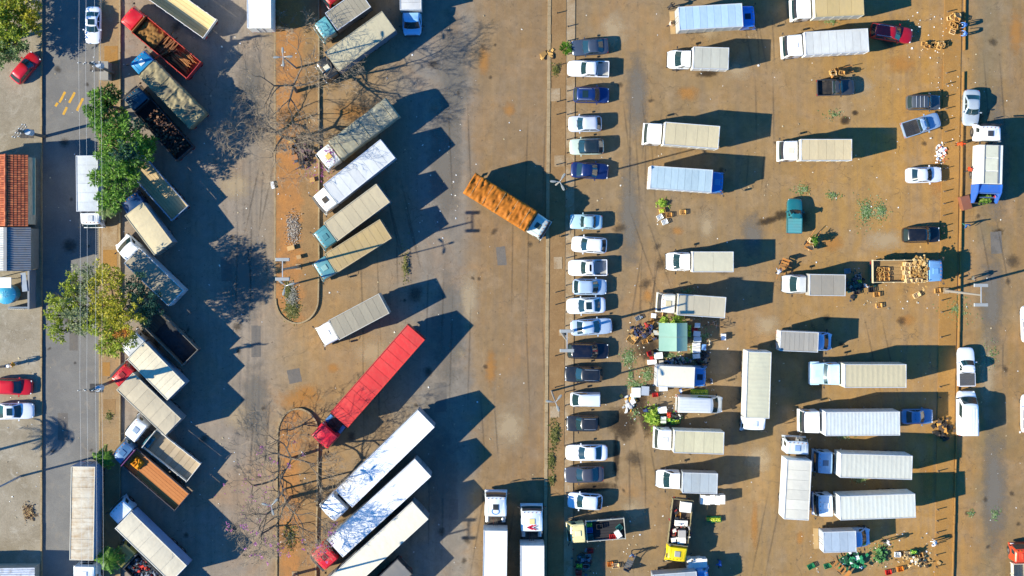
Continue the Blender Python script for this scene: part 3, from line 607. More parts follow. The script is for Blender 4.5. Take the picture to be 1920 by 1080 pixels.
def car(label, px, py, ang, L, kind, col, wd=1.74, group=None, name=None, cat='car', **o):
    X, Y = W(px, py, .8); ang += random.uniform(-2.2, 2.2); p = thing(name or {'suv': 'suv', 'pickup': 'pickup_truck', 'hatch': 'hatchback_car', 'wagon': 'estate_car', 'old': 'sedan_car'}.get(kind, 'sedan_car'), label, cat, (X, Y), math.radians(ang), group)
    pm = carpaint(col); hw = wd / 2
    if kind == 'pickup':
        cabr = o.get('cabr', -.13); zr = 1.62
        body = MB().loft(lower(L, hw, .98, -.0)[0:] if False else list(reversed([xring(x * L, k * hw, a, b, .035, .12) for x, k, a, b in [(.5, .56, .44, .64), (.488, .72, .36, .73), (.465, .85, .3, .79), (.42, .94, .26, .84), (.36, .99, .22, .88), (.20, 1, .22, .97), (0, 1, .22, 1.0), (cabr - .01, 1, .22, 1.0)]]))).build('body', pm, p)
        bf, br, rf, rr = .17, cabr, .04, cabr + .03; belt = .95
        b0, b1 = cabr * L - .03, -.49 * L; bm = MB()
        for s in (-1, 1): bm.bx(b1, b0, s * (hw - .04) - .04, s * (hw - .04) + .04, .35, .98)
        bm.bx(b0 - .06, b0, -hw + .08, hw - .08, .4, .98); bm.bx(b1 + .05, b0 - .05, -hw + .07, hw - .07, .55, .62)
        bed = bm.build('load_bed', pm, p, None, 0, False); MB().bx(b1 - .03, b1 + .05, -hw + .085, hw - .085, .42, .97).build('tailgate', pm, p, None, 0, False)
        if o.get('cover'):
            cm = paint(o['cover'], .7, 0, .1); n = 5; cw = (b0 - b1 - .1) / n; me = MB().box(0, 0, 0, cw - .015, wd - .16, .03).mesh('bed_cover', cm, False)
            for k in range(n): link('cover_slat', me, bed, (b1 + .05 + cw * (k + .5), 0, .985))
        elif o.get('bedc'): MB().bx(b1 + .08, b0 - .08, -hw + .1, hw - .1, .625, .64).build('bed_liner', paint(o['bedc'], .7), bed, None, 0, False)
        if o.get('bar'): MB().tube([(b0 - .15, -hw + .1, .95), (b0 - .18, -hw + .25, 1.45), (b0 - .18, hw - .25, 1.45), (b0 - .15, hw - .1, .95)], .035, 6).build('roll_bar', CHROME, p)
    else:
        k = CARK[kind]; zr = k['z']; bf, br, rf, rr = k['bf'], k['br'], k['rf'], k['rr']; belt = .90 if kind != 'suv' else .98
        body = MB().loft(lower(L, hw, k['tr'], -.5, .6 if kind == 'old' else 0)).build('body', pm, p)
    A = ring(br * L, bf * L, hw - .06, hw - .09, belt - .06, .16, .14 if kind != 'old' else .05, .10); B = ring(rr * L, rf * L, hw - .20, hw - .22, zr - .07, .16, .10, .06); C = ring(rr * L + .09, rf * L - .16, hw - .30, hw - .34, zr - .01, .14, .06, .04); D = ring(rr * L + .3, rf * L - .4, hw - .5, hw - .54, zr + .015, .12, .03, .02)
    cb = MB().loft([A, B, C, D]).build('roof', carpaint(o['roofc']) if o.get('roofc') else pm, p)
    patch(A, B, range(2, 9), .14, .97, .012, .0).build('windshield', WIND, cb)
    patch(A, B, range(14, 21), .16, .95, .012, .0).build('rear_window', GLASS, cb)
    for idx in ((10, 11), (11, 12), (22, 23), (23, 24)): patch(A, B, idx, .16, .92, .010, .06).build('side_window', GLASS, cb)
    for s in (-1, 1):
        MB().box(L * .448, s * hw * .68, .67, .12, .30, .10, -s * .55).build('headlight', LAMPW, body)
        MB().box(-L * (.466 if kind != 'pickup' else .493), s * hw * (.74 if kind != 'pickup' else .86), .80 if kind != 'pickup' else .72, .08, .20, .14, -s * (2.7 if kind != 'pickup' else 0)).build('tail_light', LAMPR, p)
        m = MB().box(bf * L - .22, s * (hw + .10), belt + .06, .13, .2, .14, 0, 0, .8); m.build('wing_mirror', pm if not o.get('dm') else BLACKP, body)
        wheel(p, L * .31, s * (hw - .12), .31 if kind != 'suv' and kind != 'pickup' else .36, .2); wheel(p, -L * .29, s * (hw - .12), .31 if kind != 'suv' and kind != 'pickup' else .36, .2)
    MB().box(L * .492, 0, .46, .08, hw * .85, .16).build('grille', BLACKP, body)
    wl = bf * L; MB().tube([(wl + .10, -.4, belt + .02), (wl - .04, .05, belt + .09)], .012, 4).tube([(wl + .12, .1, belt + .02), (wl - .04, .5, belt + .09)], .012, 4).build('wiper', BLACKP, body)
    if o.get('sunroof'): MB().box((rf + rr) / 2 * L + o.get('sro', .1), 0, zr + .012, .62, .78, .03).build('sunroof', GLASS, cb, None, 0, False)
    if o.get('rails'):
        for s in (-1, 1): MB().tube([(rf * L - .25, s * (hw - .31), zr + .0), (rf * L - .45, s * (hw - .31), zr + .06), (rr * L + .35, s * (hw - .31), zr + .06), (rr * L + .15, s * (hw - .31), zr)], .022, 5).build('roof_rail', ALU, cb)
    if o.get('bars'):
        for q in (.25, .5, .75): MB().box(rf * L + (rr - rf) * L * q, 0, zr + .05, .07, 1.2, .04).build('roof_bar', ALU, cb)
    return p
def van(label, px, py, ang, L, col, wd=1.95, h=2.3, group=None, ribs=True, nose=.16, name='delivery_van'):
    X, Y = W(px, py, h * .7); p = thing(name, label, 'van', (X, Y), math.radians(ang), group); pm = carpaint(col); hw = wd / 2
    x0, x1 = -L / 2, L / 2; bz = h * .50
    body = MB().loft(list(reversed([xring(x * L, k * hw, a, b, .04, .12) for x, k, a, b in [(.5, .7, .42, bz * .62), (.487, .84, .34, bz * .74), (.45, .94, .27, bz * .86), (.5 - nose, 1, .25, bz + .02), (-.3, 1, .25, bz + .04), (-.5, .98, .3, bz + .04)]]))).build('body', pm, p)
    A = ring(x0, x1 - nose * L + .12, hw - .02, hw - .06, bz, .14, .12, .0, .06); B = ring(x0 + .05, x1 - nose * L - .62, hw - .12, hw - .18, h - .12, .18, .10, .0, .08); C = ring(x0 + .12, x1 - nose * L - .85, hw - .26, hw - .32, h, .16, .06, .0, .08)
    up = MB().loft([A, B, C]).build('upper_body', pm, p)
    patch(A, B, range(2, 9), .10, .95, .014, .02).build('windshield', WIND, up)
    for idx in ((10, 11), (23, 24)): patch(A, B, idx, .12, .80, .012, .1).build('side_window', GLASS, up)
    patch(A, B, range(14, 21), .3, .85, .012, .1).build('rear_window', GLASS, up)
    if ribs:
        for k in range(5): MB().box(x0 + .2 + (x1 - nose * L - 1.2 - x0) / 2, (k - 2) * (wd - .75) / 4, h + .01, x1 - nose * L - 1.3 - x0, .06, .03).build('roof_rib', pm, up)
    for s in (-1, 1):
        MB().box(x1 - .16, s * hw * .68, bz * .72, .26, .32, .16, -s * .35).build('headlight', LAMPW, body)
        MB().box(x0 - .02, s * hw * .86, bz, .07, .14, .4).build('tail_light', LAMPR, body)
        MB().box(x1 - nose * L - .05, s * (hw + .12), bz + .12, .12, .22, .26, 0, 0, .85).build('wing_mirror', BLACKP, body)
        wheel(p, L * .32, s * (hw - .13), .34, .22); wheel(p, -L * .3, s * (hw - .13), .34, .22)
    return p

# ------------------------------------------------------------------ lorries
GL = 'lorries parked at an angle along the left pavement'; GM = 'lorries parked at an angle beside the median'; GR = 'delivery trucks on the market lot'
T = truck
# left row, cabs towards the street
T('A', 'long open trailer with pale plank floor and low white sides at the top edge', (238, -56), (393, 54), 1.95, 'open', '#b79a66', 'over', '#c9c9c2', 2.45, 'flatbed_truck', group=GL, col2='#d0b883', wall='#e4e0d4', planks=6, hb=2.0)
T('B', 'red cab lorry with red open sides loaded with brown timber and tarps', (260, 45), (363, 132), 2.35, 'open', '#5a3a26', 'over', '#c4141b', 2.35, 'flatbed_truck', group=GL, col2='#7a4c2c', wall='#c8402c', tail='#b02a30', hb=2.6, cl=1.8, hatch=False, head='#a86a34')
T('C', 'bright blue cab lorry under a crumpled grey and tan tarpaulin', (274, 127), (370, 226), 2.9, 'tarp', '#9a8d68', 'over', '#0f79a8', 2.4, 'tarp_truck', group=GL, col2='#5d574a', amp=.26, bow=2.2, sag=.18, seed=4, cl=1.75, hatchc='#c9d4d8', cs=.9)
T('D', 'dark navy cab lorry with a dark open bed of brown rubble', (267, 198), (346, 288), 2.3, 'open', '#3a3230', 'over', '#1c4152', 2.35, 'flatbed_truck', group=GL, col2='#2a2422', wall='#2e2c30', hb=2.5, cl=1.9, visor=True)
T('E', 'empty open lorry with sandy floor and thin blue-grey rims half under the green tree', (251, 303), (337, 400), 2.2, 'open', '#a08a63', 'over', '#3b5a78', 2.4, 'flatbed_truck', group=GL, col2='#bba277', z0=1.55, wall='#8193a8', hb=2.4)
T('F', 'dark blue cab lorry with a plain cream box below the green tree', (251, 392), (306, 466), 3.4, 'box', '#c9b992', 'over', '#123c6b', 2.35, group=GL, n=1, wear=.22, wall='#8894a0', door='#8a8076', rail='#cdbf9c', cl=1.6, hatch=False, door2=1)
T('G', 'white round-nosed lorry with grey ribbed roof dappled by tree shade', (247, 479), (330, 559), 3.2, 'box', '#8f8672', 'van', '#e4e6e6', 2.3, group=GL, n=7, wear=.5, wall='#b8bcc0', cl=2.2, cw=2.2, ch=2.6, small=False, nose=.6)
T('H', 'dark open lorry with thin pale rims beside the olive tree', (270, 585), (356, 671), 2.4, 'open', '#4a4540', 'over', '#5b5f60', 2.4, 'flatbed_truck', group=GL, col2='#5a5448', wall='#6d6a62', hb=2.6)
T('I', 'lorry with a cream ribbed box crossed by a pole shadow under the olive tree', (255, 658), (330, 734), 3.3, 'box', '#d8cdb0', 'over', '#b8bcc0', 2.6, group=GL, n=9, wear=.15, wall='#8795a3', rail='#e2dcc8')
T('J', 'red cab lorry with a long greyish cream box behind the power pole', (234, 715), (324, 801), 3.5, 'box', '#b9ac90', 'over', '#b3121d', 2.5, group=GL, n=6, wear=.3, wall='#8a8c8c', rail='#cfc6ae', cl=1.55, visor=True, hatchc='#7a0c14')
T('K', 'white cab flatbed lorry with a bare weathered plank bed', (280, 822), (363, 887), 1.75, 'open', '#8c7c62', 'over', '#dfe4e8', 2.45, 'flatbed_truck', group=GL, col2='#a3937a', wall='#d5d2c6', hb=2.3, gap=.9, cl=1.7, cross=True, hatchc='#8da0b4')
T('L', 'blue cab lorry with an empty rust-orange bed and purple headboard', (242, 857), (341, 942), 2.15, 'open', '#a3602c', 'over', '#3f6a92', 2.4, 'flatbed_truck', group=GL, col2='#b5733a', z0=1.72, wall='#4b4446', head='#7d3f74', hb=2.75, cl=1.55)
T('M', 'white and blue cab lorry with a long off-white box near the lower palms', (231, 975), (335, 1076), 3.6, 'box', '#c6bda6', 'over', '#cfdbe4', 2.45, group=GL, n=5, wear=.22, wall='#93a6c4', rail='#e8e2d0', cl=1.7, hatch=False)
T('N', 'olive green cab lorry with an open bed of dark junk at the bottom edge', (245, 1052), (320, 1125), 2.0, 'open', '#34332e', 'over', '#6f6c30', 2.3, 'flatbed_truck', group=GL, col2='#2a2a28', wall='#3c3c3a', hb=2.3, cl=1.9, hatchc='#54512a')
T('road1', 'white panelled box truck parked on the street beside the green tree', (164, 396), (163, 292), 3.2, 'box', '#c3c9cc', 'over', '#d9dcdd', 2.3, n=6, wear=.1, wall='#c7ccd2', cl=1.5, hatchc='#b9bdc0', ch=2.3)
T('road2', 'semi trailer with a stained patchy beige roof parked on the street', (153, 1050), (156, 875), 3.9, 'box', '#c6bda8', 'over', '#e3e6e6', 2.5, 'semi_truck', n=9, wear=.9, wearc=(.33, .22, .11), wall='#7f93ac', semi=True, gap=.9, rail='#dcd3bd')
# middle row, cabs to the lower left, and the lorries around it
T('topw', 'glaring white trailer cut by the top edge with its rear doors showing', (484, -150), (486, 52), 3.9, 'box', '#f2efe6', 'over', '#e0e0e0', 2.5, 'semi_truck', n=9, wear=.05, semi=True, door='#dadad4', rail='#f4f4f0')
T('topr', 'red cab lorry mostly cut by the top edge', (628, -22), (700, -75), 3.0, 'box', '#8f8a80', 'over', '#a3141c', 2.3, group=GM, cl=1.6)
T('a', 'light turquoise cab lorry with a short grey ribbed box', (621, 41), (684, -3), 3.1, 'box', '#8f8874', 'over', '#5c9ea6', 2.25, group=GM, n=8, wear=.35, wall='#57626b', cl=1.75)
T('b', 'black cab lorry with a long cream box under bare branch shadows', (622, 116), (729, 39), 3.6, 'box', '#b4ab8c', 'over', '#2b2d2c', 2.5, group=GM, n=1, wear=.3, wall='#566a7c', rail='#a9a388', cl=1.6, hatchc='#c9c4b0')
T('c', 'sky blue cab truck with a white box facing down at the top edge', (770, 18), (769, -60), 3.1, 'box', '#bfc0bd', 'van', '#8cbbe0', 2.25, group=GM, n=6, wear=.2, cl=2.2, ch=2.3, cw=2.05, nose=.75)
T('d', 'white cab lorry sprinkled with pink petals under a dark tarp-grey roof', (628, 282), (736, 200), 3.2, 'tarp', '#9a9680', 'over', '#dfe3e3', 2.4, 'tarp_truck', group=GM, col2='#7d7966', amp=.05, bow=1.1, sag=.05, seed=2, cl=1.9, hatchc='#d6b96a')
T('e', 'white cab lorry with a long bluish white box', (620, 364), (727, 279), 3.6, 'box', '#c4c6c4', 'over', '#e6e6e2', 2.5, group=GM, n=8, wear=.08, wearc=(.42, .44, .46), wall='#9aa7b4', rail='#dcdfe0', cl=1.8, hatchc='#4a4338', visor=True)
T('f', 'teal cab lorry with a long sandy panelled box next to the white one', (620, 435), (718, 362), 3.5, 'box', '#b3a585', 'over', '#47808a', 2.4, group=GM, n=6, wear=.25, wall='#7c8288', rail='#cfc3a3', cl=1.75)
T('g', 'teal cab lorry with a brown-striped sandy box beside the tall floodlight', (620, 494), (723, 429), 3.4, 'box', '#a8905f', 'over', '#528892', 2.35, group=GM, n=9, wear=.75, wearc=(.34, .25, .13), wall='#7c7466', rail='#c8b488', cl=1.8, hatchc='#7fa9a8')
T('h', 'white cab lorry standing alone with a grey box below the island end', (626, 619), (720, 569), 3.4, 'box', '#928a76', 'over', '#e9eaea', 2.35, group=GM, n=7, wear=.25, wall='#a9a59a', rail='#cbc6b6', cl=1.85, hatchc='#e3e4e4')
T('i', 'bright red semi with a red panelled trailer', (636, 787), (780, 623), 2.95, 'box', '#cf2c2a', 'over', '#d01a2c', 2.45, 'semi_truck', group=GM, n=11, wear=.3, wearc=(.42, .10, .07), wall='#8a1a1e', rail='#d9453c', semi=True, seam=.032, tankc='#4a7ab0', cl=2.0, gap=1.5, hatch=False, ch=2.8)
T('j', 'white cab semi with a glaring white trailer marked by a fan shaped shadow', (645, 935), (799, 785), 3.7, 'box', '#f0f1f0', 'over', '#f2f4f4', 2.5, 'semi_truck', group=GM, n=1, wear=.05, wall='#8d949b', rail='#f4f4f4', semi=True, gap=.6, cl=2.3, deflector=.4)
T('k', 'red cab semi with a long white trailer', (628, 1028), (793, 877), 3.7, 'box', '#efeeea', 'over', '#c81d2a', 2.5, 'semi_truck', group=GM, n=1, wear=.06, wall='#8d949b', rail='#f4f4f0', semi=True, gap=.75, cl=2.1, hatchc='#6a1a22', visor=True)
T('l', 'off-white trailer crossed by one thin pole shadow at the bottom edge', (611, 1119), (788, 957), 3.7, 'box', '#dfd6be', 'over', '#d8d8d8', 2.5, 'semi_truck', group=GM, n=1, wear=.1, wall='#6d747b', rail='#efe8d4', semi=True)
T('m', 'dark framed truck with a flat grey cover at the bottom edge', (650, 1166), (759, 1062), 2.5, 'box', '#6d6c69', 'over', '#444444', 2.3, group=GM, n=1, wear=.1, wall='#2f2f31', rail='#3a3a3c')
T('n', 'lorry under a wrinkled bright orange tarpaulin driving across the yard', (996, 415), (880, 343), 3.5, 'tarp', '#b56c1a', 'over', '#cfd8cc', 2.45, 'tarp_truck', col2='#8a5014', amp=.34, bow=1.3, sag=.07, seed=9, wx=4.2, wy=.7, cl=1.75, hatchc='#3b4740', cs=2.2, visor=True)
T('p', 'white semi with a round blue emblem on its cab roof at the bottom', (929, 995), (926, 1200), 3.9, 'box', '#f2f2ee', 'over', '#dde6ea', 2.5, 'semi_truck', group='semis at the bottom of the yard', n=1, wear=.03, wall='#c7c9c9', semi=True, gap=1.3, cl=2.3, hatchc='#20282c', visor=True)
T('q', 'white semi with a red and grey chevron emblem on its cab roof', (998, 1023), (998, 1220), 3.9, 'box', '#f0ece0', 'over', '#dfe9ee', 2.5, 'semi_truck', group='semis at the bottom of the yard', n=1, wear=.05, wall='#c7c9c9', semi=True, gap=1.3, cl=2.4, hatchc='#d9c98a', visor=True)
# market lot
T('1', 'bright blue cab truck with a pale blue box near the top of the lot', (1392, 28), (1273, 35), 3.6, 'box', '#9db8cc', 'over', '#2f7fd6', 2.45, group=GR, n=9, wear=.15, wearc=(.5, .6, .7), wall='#b9b8b0', frame=True, cl=1.6, hatchc='#10243c')
T('2', 'white cab truck with a tan box cut by the top edge', (1528, 11), (1619, 7), 3.5, 'box', '#b79f6b', 'over', '#ecebe6', 2.4, group=GR, n=4, wear=.15, wall='#cfccc0', rail='#cbb887', cl=1.8, hatch=False, visor=True)
T('3', 'white cab truck with a long white ribbed box parked behind the red car', (1510, 82), (1628, 75), 3.1, 'box', '#c3c5c0', 'over', '#eeeeec', 2.45, group=GR, n=8, wear=.15, wall='#dcdcd8', cl=1.85, hatchc='#dcdcd8', visor=True)
T('4', 'small white bonneted truck with a short square off-white box', (1300, 108), (1366, 110), 2.9, 'box', '#b4b3a4', 'van', '#e9edee', 2.3, group=GR, n=4, wear=.1, wall='#d6d6d0', cl=2.3)
T('5', 'white cab truck with a cream box of four panels, upper middle of the lot', (1246, 250), (1348, 258), 3.6, 'box', '#c2b591', 'over', '#efefed', 2.4, group=GR, n=5, wear=.12, wall='#d9d6ca', cl=1.75, hatch=False)
T('6', 'blue cab truck facing right with a pale sky-blue box', (1335, 340), (1220, 332), 3.6, 'box', '#9db2ba', 'over', '#2d72b4', 2.4, group=GR, n=9, wear=.12, wearc=(.5, .6, .66), wall='#c6cbcc', door='#e6ddcc', cl=1.45, hatchc='#4d8ab8')
T('7', 'white cab truck with a plain beige box left of the garbage truck', (1502, 281), (1597, 281), 3.3, 'box', '#bfae88', 'over', '#eeeeec', 2.25, group=GR, n=6, wear=.12, wall='#d4cfbf', cl=1.75, hatchc='#d9d2b8', visor=True)
T('8', 'small white bonneted truck with an off-white box in mid lot', (1299, 491), (1375, 491), 2.9, 'box', '#bdb79d', 'van', '#f0f0ee', 2.15, group=GR, n=2, wear=.08, wall='#d8d6cc', cl=2.4)
T('9', 'pale grey van-nosed truck with a grey weathered box behind the wood lorry', (1518, 534), (1585, 535), 2.9, 'box', '#8f897c', 'van', '#b9bdbc', 2.25, group=GR, n=3, wear=.4, wall='#a5a49e', cl=2.3)
T('10', 'truck with a lamp shadow across its grey box next to the market stall', (1271, 571), (1360, 577), 3.3, 'box', '#b0a78f', 'over', '#cfcdc0', 2.2, group=GR, n=3, wear=.12, wall='#bab4a4', cl=1.75, hatchc='#bfb491', door='#a8643c', visor=True)
T('11', 'truck with white box and white and blue cab among the vegetable crates', (1302, 708), (1232, 705), 3.2, 'box', '#dcd6c0', 'over', '#4d86bf', 2.2, group=GR, n=1, wear=.06, wall='#b7b9ba', cl=1.4, hatchc='#10243c')
T('13', 'large cream ribbed truck facing down, standing across the lot', (1420, 784), (1424, 660), 3.7, 'box', '#c2bfa4', 'over', '#f2f5f6', 2.5, group=GR, rib=.42, wear=.12, wall='#dfe0d6', cl=1.5, hatchc='#c9d8e4')
T('14', 'white cab truck with a cream box below the small white van', (1264, 828), (1357, 831), 3.4, 'box', '#c0b997', 'over', '#eceded', 2.35, group=GR, n=5, wear=.2, wall='#d6d2c2', cl=1.65, hatchc='#c9cac4')
T('15', 'white bonneted truck with a blue-grey plated box above the yellow truck', (1280, 905), (1345, 907), 2.9, 'box', '#a2abad', 'van', '#eef0f0', 2.15, group=GR, n=4, wear=.1, wall='#9aa0a2', cl=2.4)
T('16', 'light blue bonneted truck facing right with a grey striped box', (1534, 642), (1463, 639), 2.9, 'box', '#98948a', 'van', '#92b6de', 2.1, group=GR, n=8, wear=.15, wall='#d4d2ca', cl=1.75, nose=.6)
T('17', 'long truck with pale blue square bonnet cab and beige box', (1584, 705), (1699, 705), 3.8, 'box', '#bfb492', 'bonnet', '#b9d9ee', 2.45, group=GR, rib=.5, wear=.12, wall='#d2cbb4', cl=2.8)
T('18', 'white cab truck with a white ribbed box and a blue sedan at its tail', (1548, 795), (1687, 794), 3.7, 'box', '#bdc4c2', 'over', '#f0f1f2', 2.5, group=GR, rib=.36, wear=.15, wall='#cfd4d6', cl=1.9, hatch=False, gap=.3, visor=True)
T('19', 'silver cab truck facing up with a tall white box, lower right of the lot', (1499, 863), (1493, 974), 3.8, 'box', '#cbc7b8', 'over', '#c9d3d8', 2.6, group=GR, n=6, wear=.08, wall='#e6e8e4', cl=1.6, hatchc='#7d9bc4', gap=.45, ch=2.7)
T('20', 'blue-grey cab truck with a white box, upper of two alike at lower right', (1576, 873), (1710, 877), 3.8, 'box', '#c6c7ba', 'over', '#8fb2cf', 2.5, group=GR, rib=.45, wear=.12, wall='#d9dbd6', cl=1.75, hatchc='#5e6f80', gap=.5, visor=True)
T('21', 'blue and white cab truck with a yellow-stained white box, lower of two alike', (1575, 953), (1716, 948), 3.8, 'box', '#c2c6bd', 'over', '#d5e2ec', 2.5, group=GR, rib=.45, wear=.2, wearc=(.5, .42, .25), wall='#d9dbd6', cl=1.75, hatchc='#e6ecf0', gap=.4, visor=True, bump='#2d5fa0')
T('22', 'light blue bonneted truck facing right with a pale blue-grey box at the bottom', (1605, 1015), (1544, 1017), 2.9, 'box', '#98a7b4', 'van', '#86add8', 2.2, group=GR, n=4, wear=.12, wearc=(.5, .55, .6), wall='#b4bcc2', cl=1.85, nose=.65, frame=True)
T('27', 'truck cut by the bottom edge with a blue cab and grey box', (1307, 1091), (1226, 1097), 2.9, 'box', '#9aa2a8', 'over', '#4a86c0', 2.2, group=GR, n=4, wear=.1, cl=1.4)
# market trucks with open beds
T('23', 'bright yellow cab open truck loaded with white boxes', (1271, 1022), (1281, 937), 1.75, 'open', '#4a4038', 'over', '#e3c800', 2.2, 'flatbed_truck', group=GR, col2='#5a4c40', wall='#8f8460', hb=2.1, cl=1.75, ch=2.2, hatchc='#9a9a96')
T('24', 'cream yellow cab open truck with crates on a dark bed', (1099, 997), (1172, 991), 1.65, 'open', '#26262a', 'over', '#dccf95', 2.2, 'flatbed_truck', group=GR, col2='#1e1e22', wall='#b9b9ac', hb=2.0, cl=1.8, ch=2.2, hatchc='#e0d6a8')
T('25', 'blue cab lorry with a plank bed piled with wooden crates', (1736, 508), (1637, 509), 1.7, 'open', '#7d6440', 'over', '#6c9cc8', 2.4, 'flatbed_truck', group=GR, col2='#94784c', wall='#cdbd97', hb=2.3, cl=1.7, ch=2.35, planks=6)
T('28', 'orange-red cab truck with a slatted bed at the lower right corner', (1919, 1056), (1921, 1140), 1.9, 'open', '#b5a888', 'over', '#c8401c', 2.2, 'flatbed_truck', col2='#8a8070', wall='#cfc6b0', cl=1.7, ch=2.3)
def garbage_truck():
    F = W(1860, 272, 3.2); R = W(1858, 345, 3.2); L = math.hypot(F[0] - R[0], F[1] - R[1]); yaw = math.atan2(F[1] - R[1], F[0] - R[0]); w = 2.6
    p = thing('garbage_truck', 'white and blue garbage truck being loaded at its open rear hopper', 'truck', ((F[0] + R[0]) / 2, (F[1] + R[1]) / 2), yaw)
    wm = paint('#d9d9cf', .45, .05, .15); bl = paint('#2f63b4', .4, .05, .12)
    rs = []
    for q, z in ((.96, 1.0), (1.0, 1.6), (1.0, 2.9), (.9, 3.2)): rs.append([(-L / 2, -w / 2 * q, z), (L / 2, -w / 2 * q, z), (L / 2, w / 2 * q, z), (-L / 2, w / 2 * q, z)])
    b = MB().loft(rs).build('compactor_body', wm, p, None, 0, True)
    MB().box(0, .75, 3.24, L * .98, .08, .08).box(0, -.75, 3.24, L * .98, .08, .08).build('roof_rail', GREYM, b)
    for k in range(3): MB().box(-L / 3 + k * L / 3, 0, 3.215, L / 3 - .12, 1.3, .05).build('roof_panel', roofmat('#c4c4ae', .2), b)
    for s in (-1, 1): MB().add([(-L / 2 - 2.0, s * w / 2 - s * .0, .9), (-L / 2 - .03, s * w / 2, .9), (-L / 2 - .03, s * w / 2, 3.1), (-L / 2 - .9, s * w / 2, 2.9), (-L / 2 - 2.0, s * w / 2, 1.7), (-L / 2 - 2.0, s * (w / 2 - .12), .9), (-L / 2 - .03, s * (w / 2 - .12), .9), (-L / 2 - .03, s * (w / 2 - .12), 3.1), (-L / 2 - .9, s * (w / 2 - .12), 2.9), (-L / 2 - 2.0, s * (w / 2 - .12), 1.7)], [(0, 1, 2, 3, 4), (9, 8, 7, 6, 5), (0, 5, 6, 1), (1, 6, 7, 2), (2, 7, 8, 3), (3, 8, 9, 4), (4, 9, 5, 0)]).build('hopper_side', bl, p, None, 0, False)
    MB().bx(-L / 2 - .9, -L / 2 - .05, -w / 2 + .13, w / 2 - .13, 2.6, 2.85).build('tailgate_hood', bl, p, None, 0, False)
    MB().bx(-L / 2 - 2.0, -L / 2 - .05, -w / 2 + .13, w / 2 - .13, .8, .95).bx(-L / 2 - 2.05, -L / 2 - 1.95, -w / 2 + .13, w / 2 - .13, .95, 1.35).build('hopper_floor', DARK, p, None, 0, False)
    MB().bx(-L / 2 - 1.0, -L / 2 - .92, -w / 2 + .15, w / 2 - .15, 1.5, 2.6).build('packer_blade', paint('#4a6fa8', .5), p, None, 0, False)
    MB().cyl((-L / 2 - 1.4, -.8, 2.2), (-L / 2 - 1.4, .8, 2.2), .07, 8).build('lift_bar', CHROME, p)
    cabover(p, L / 2 + .55, 1.75, 2.35, 2.75, '#eef0f2', dict(visor=True, hatchc='#3a3c40'))
    underbody(p, L, w, L / 2 + .55, 1.75, False, False)
    sc = MB(); r_ = random.Random(3)
    for i in range(260):
        sc.box(-L / 2 - 1.5 + r_.gauss(0, .2), r_.uniform(-.7, .5), 1.0 + r_.uniform(0, .45), r_.uniform(.08, .25), r_.uniform(.06, .2), .05, r_.uniform(0, 3))
    tag(sc.build('vegetable_waste', leafm['heap'], None, p.location[:], yaw, False), 'green vegetable waste inside the garbage truck hopper', 'waste', kind='stuff')
leafm = dict(heap=leafmat('cabbage_leaf', (.06, .16, .02), (.18, .32, .04), (.42, .5, .10)), scrap=leafmat('leaf_scraps', (.10, .20, .05), (.22, .34, .12), (.45, .5, .3)))
garbage_truck()
# emblems on the two white cabs
def emblem(key, kind):
    p, L, w, h = TRUCKS[key]
    if kind == 'ring':
        m = MB(); n = 24; x0 = L / 2 + 1.85
        rr = [[(x0 + r * math.cos(2 * PI * i / n), r * 1.25 * math.sin(2 * PI * i / n), 3.012) for i in range(n)] for r in (.27, .36)]
        m.add(rr[0] + rr[1], [(i, (i + 1) % n, n + (i + 1) % n, n + i) for i in range(n)]); m.build('round_emblem', paint('#3f78b8', .4, 0, 0.0), p, None, 0, False)
    else:
        x0 = L / 2 + 1.72; z = 3.022
        for pts, c in ((((.26, -.42), (.0, .22), (-.26, -.42)), '#b3283c'), (((.22, -.05), (.0, .48), (-.22, -.05)), '#d02038'), (((.16, -.62), (-.02, -.2), (-.2, -.62)), '#7a7f88')):
            m = MB()
            for (ax, ay), (bx2, by2) in zip(pts, pts[1:]): m.box(x0 + (ax + bx2) / 2, (ay + by2) / 2, z, math.hypot(ax - bx2, ay - by2) + .05, .12, .012, math.atan2(by2 - ay, bx2 - ax))
            m.build('chevron_emblem', paint(c, .4, 0, 0.0), p, None, 0, False)
emblem('p', 'ring'); emblem('q', 'chev')
# ------------------------------------------------------------------ cars
GC = 'cars parked along the concrete strip'; GX = 'cars by the right-hand kerb'
C = car
C('dark grey sedan next to the small green plant, topmost car of the column', 1106, 88, 184, 4.0, 'sedan', '#3b4656', group=GC)
C('white pickup with a dark cargo bed, second car from the top of the column', 1103, 129, 180, 4.5, 'pickup', '#e8eaec', group=GC, bedc='#9a9a96', dm=True, cabr=-.2)
C('dark blue suv with a black sunroof and roof rails in the car column', 1109, 178, 0, 3.9, 'suv', '#10306a', group=GC, sunroof=True, rails=True, sro=-.05)
C('silver hatchback between the blue suv and the dark-roofed car', 1097, 232, 181, 3.6, 'hatch', '#c3c9d2', group=GC)
C('pale green hatchback with a dark roof in the car column', 1100, 275, 181, 3.7, 'hatch', '#b9c7b8', group=GC, roofc='#1c2a30')
C('navy blue sedan beside a three-armed lamp post', 1106, 320, -2, 4.1, 'sedan', '#12275a', group=GC)
C('boxy pale blue sedan at the tip of the orange lorry shadow', 1099, 416, 180, 3.5, 'old', '#a6c6cf', 1.6, group=GC)
C('white hatchback directly below the boxy pale blue sedan', 1105, 459, 176, 3.8, 'hatch', '#eceeee', group=GC)
C('white pickup with a grey bed floor next to the inspection slab', 1102, 502, 180, 4.2, 'pickup', '#eef0f2', group=GC, bedc='#8d8d8a', dm=True, cabr=-.16)
C('pale blue hatchback facing right below the second white pickup', 1106, 538, 0, 3.7, 'hatch', '#a9bfd4', group=GC)
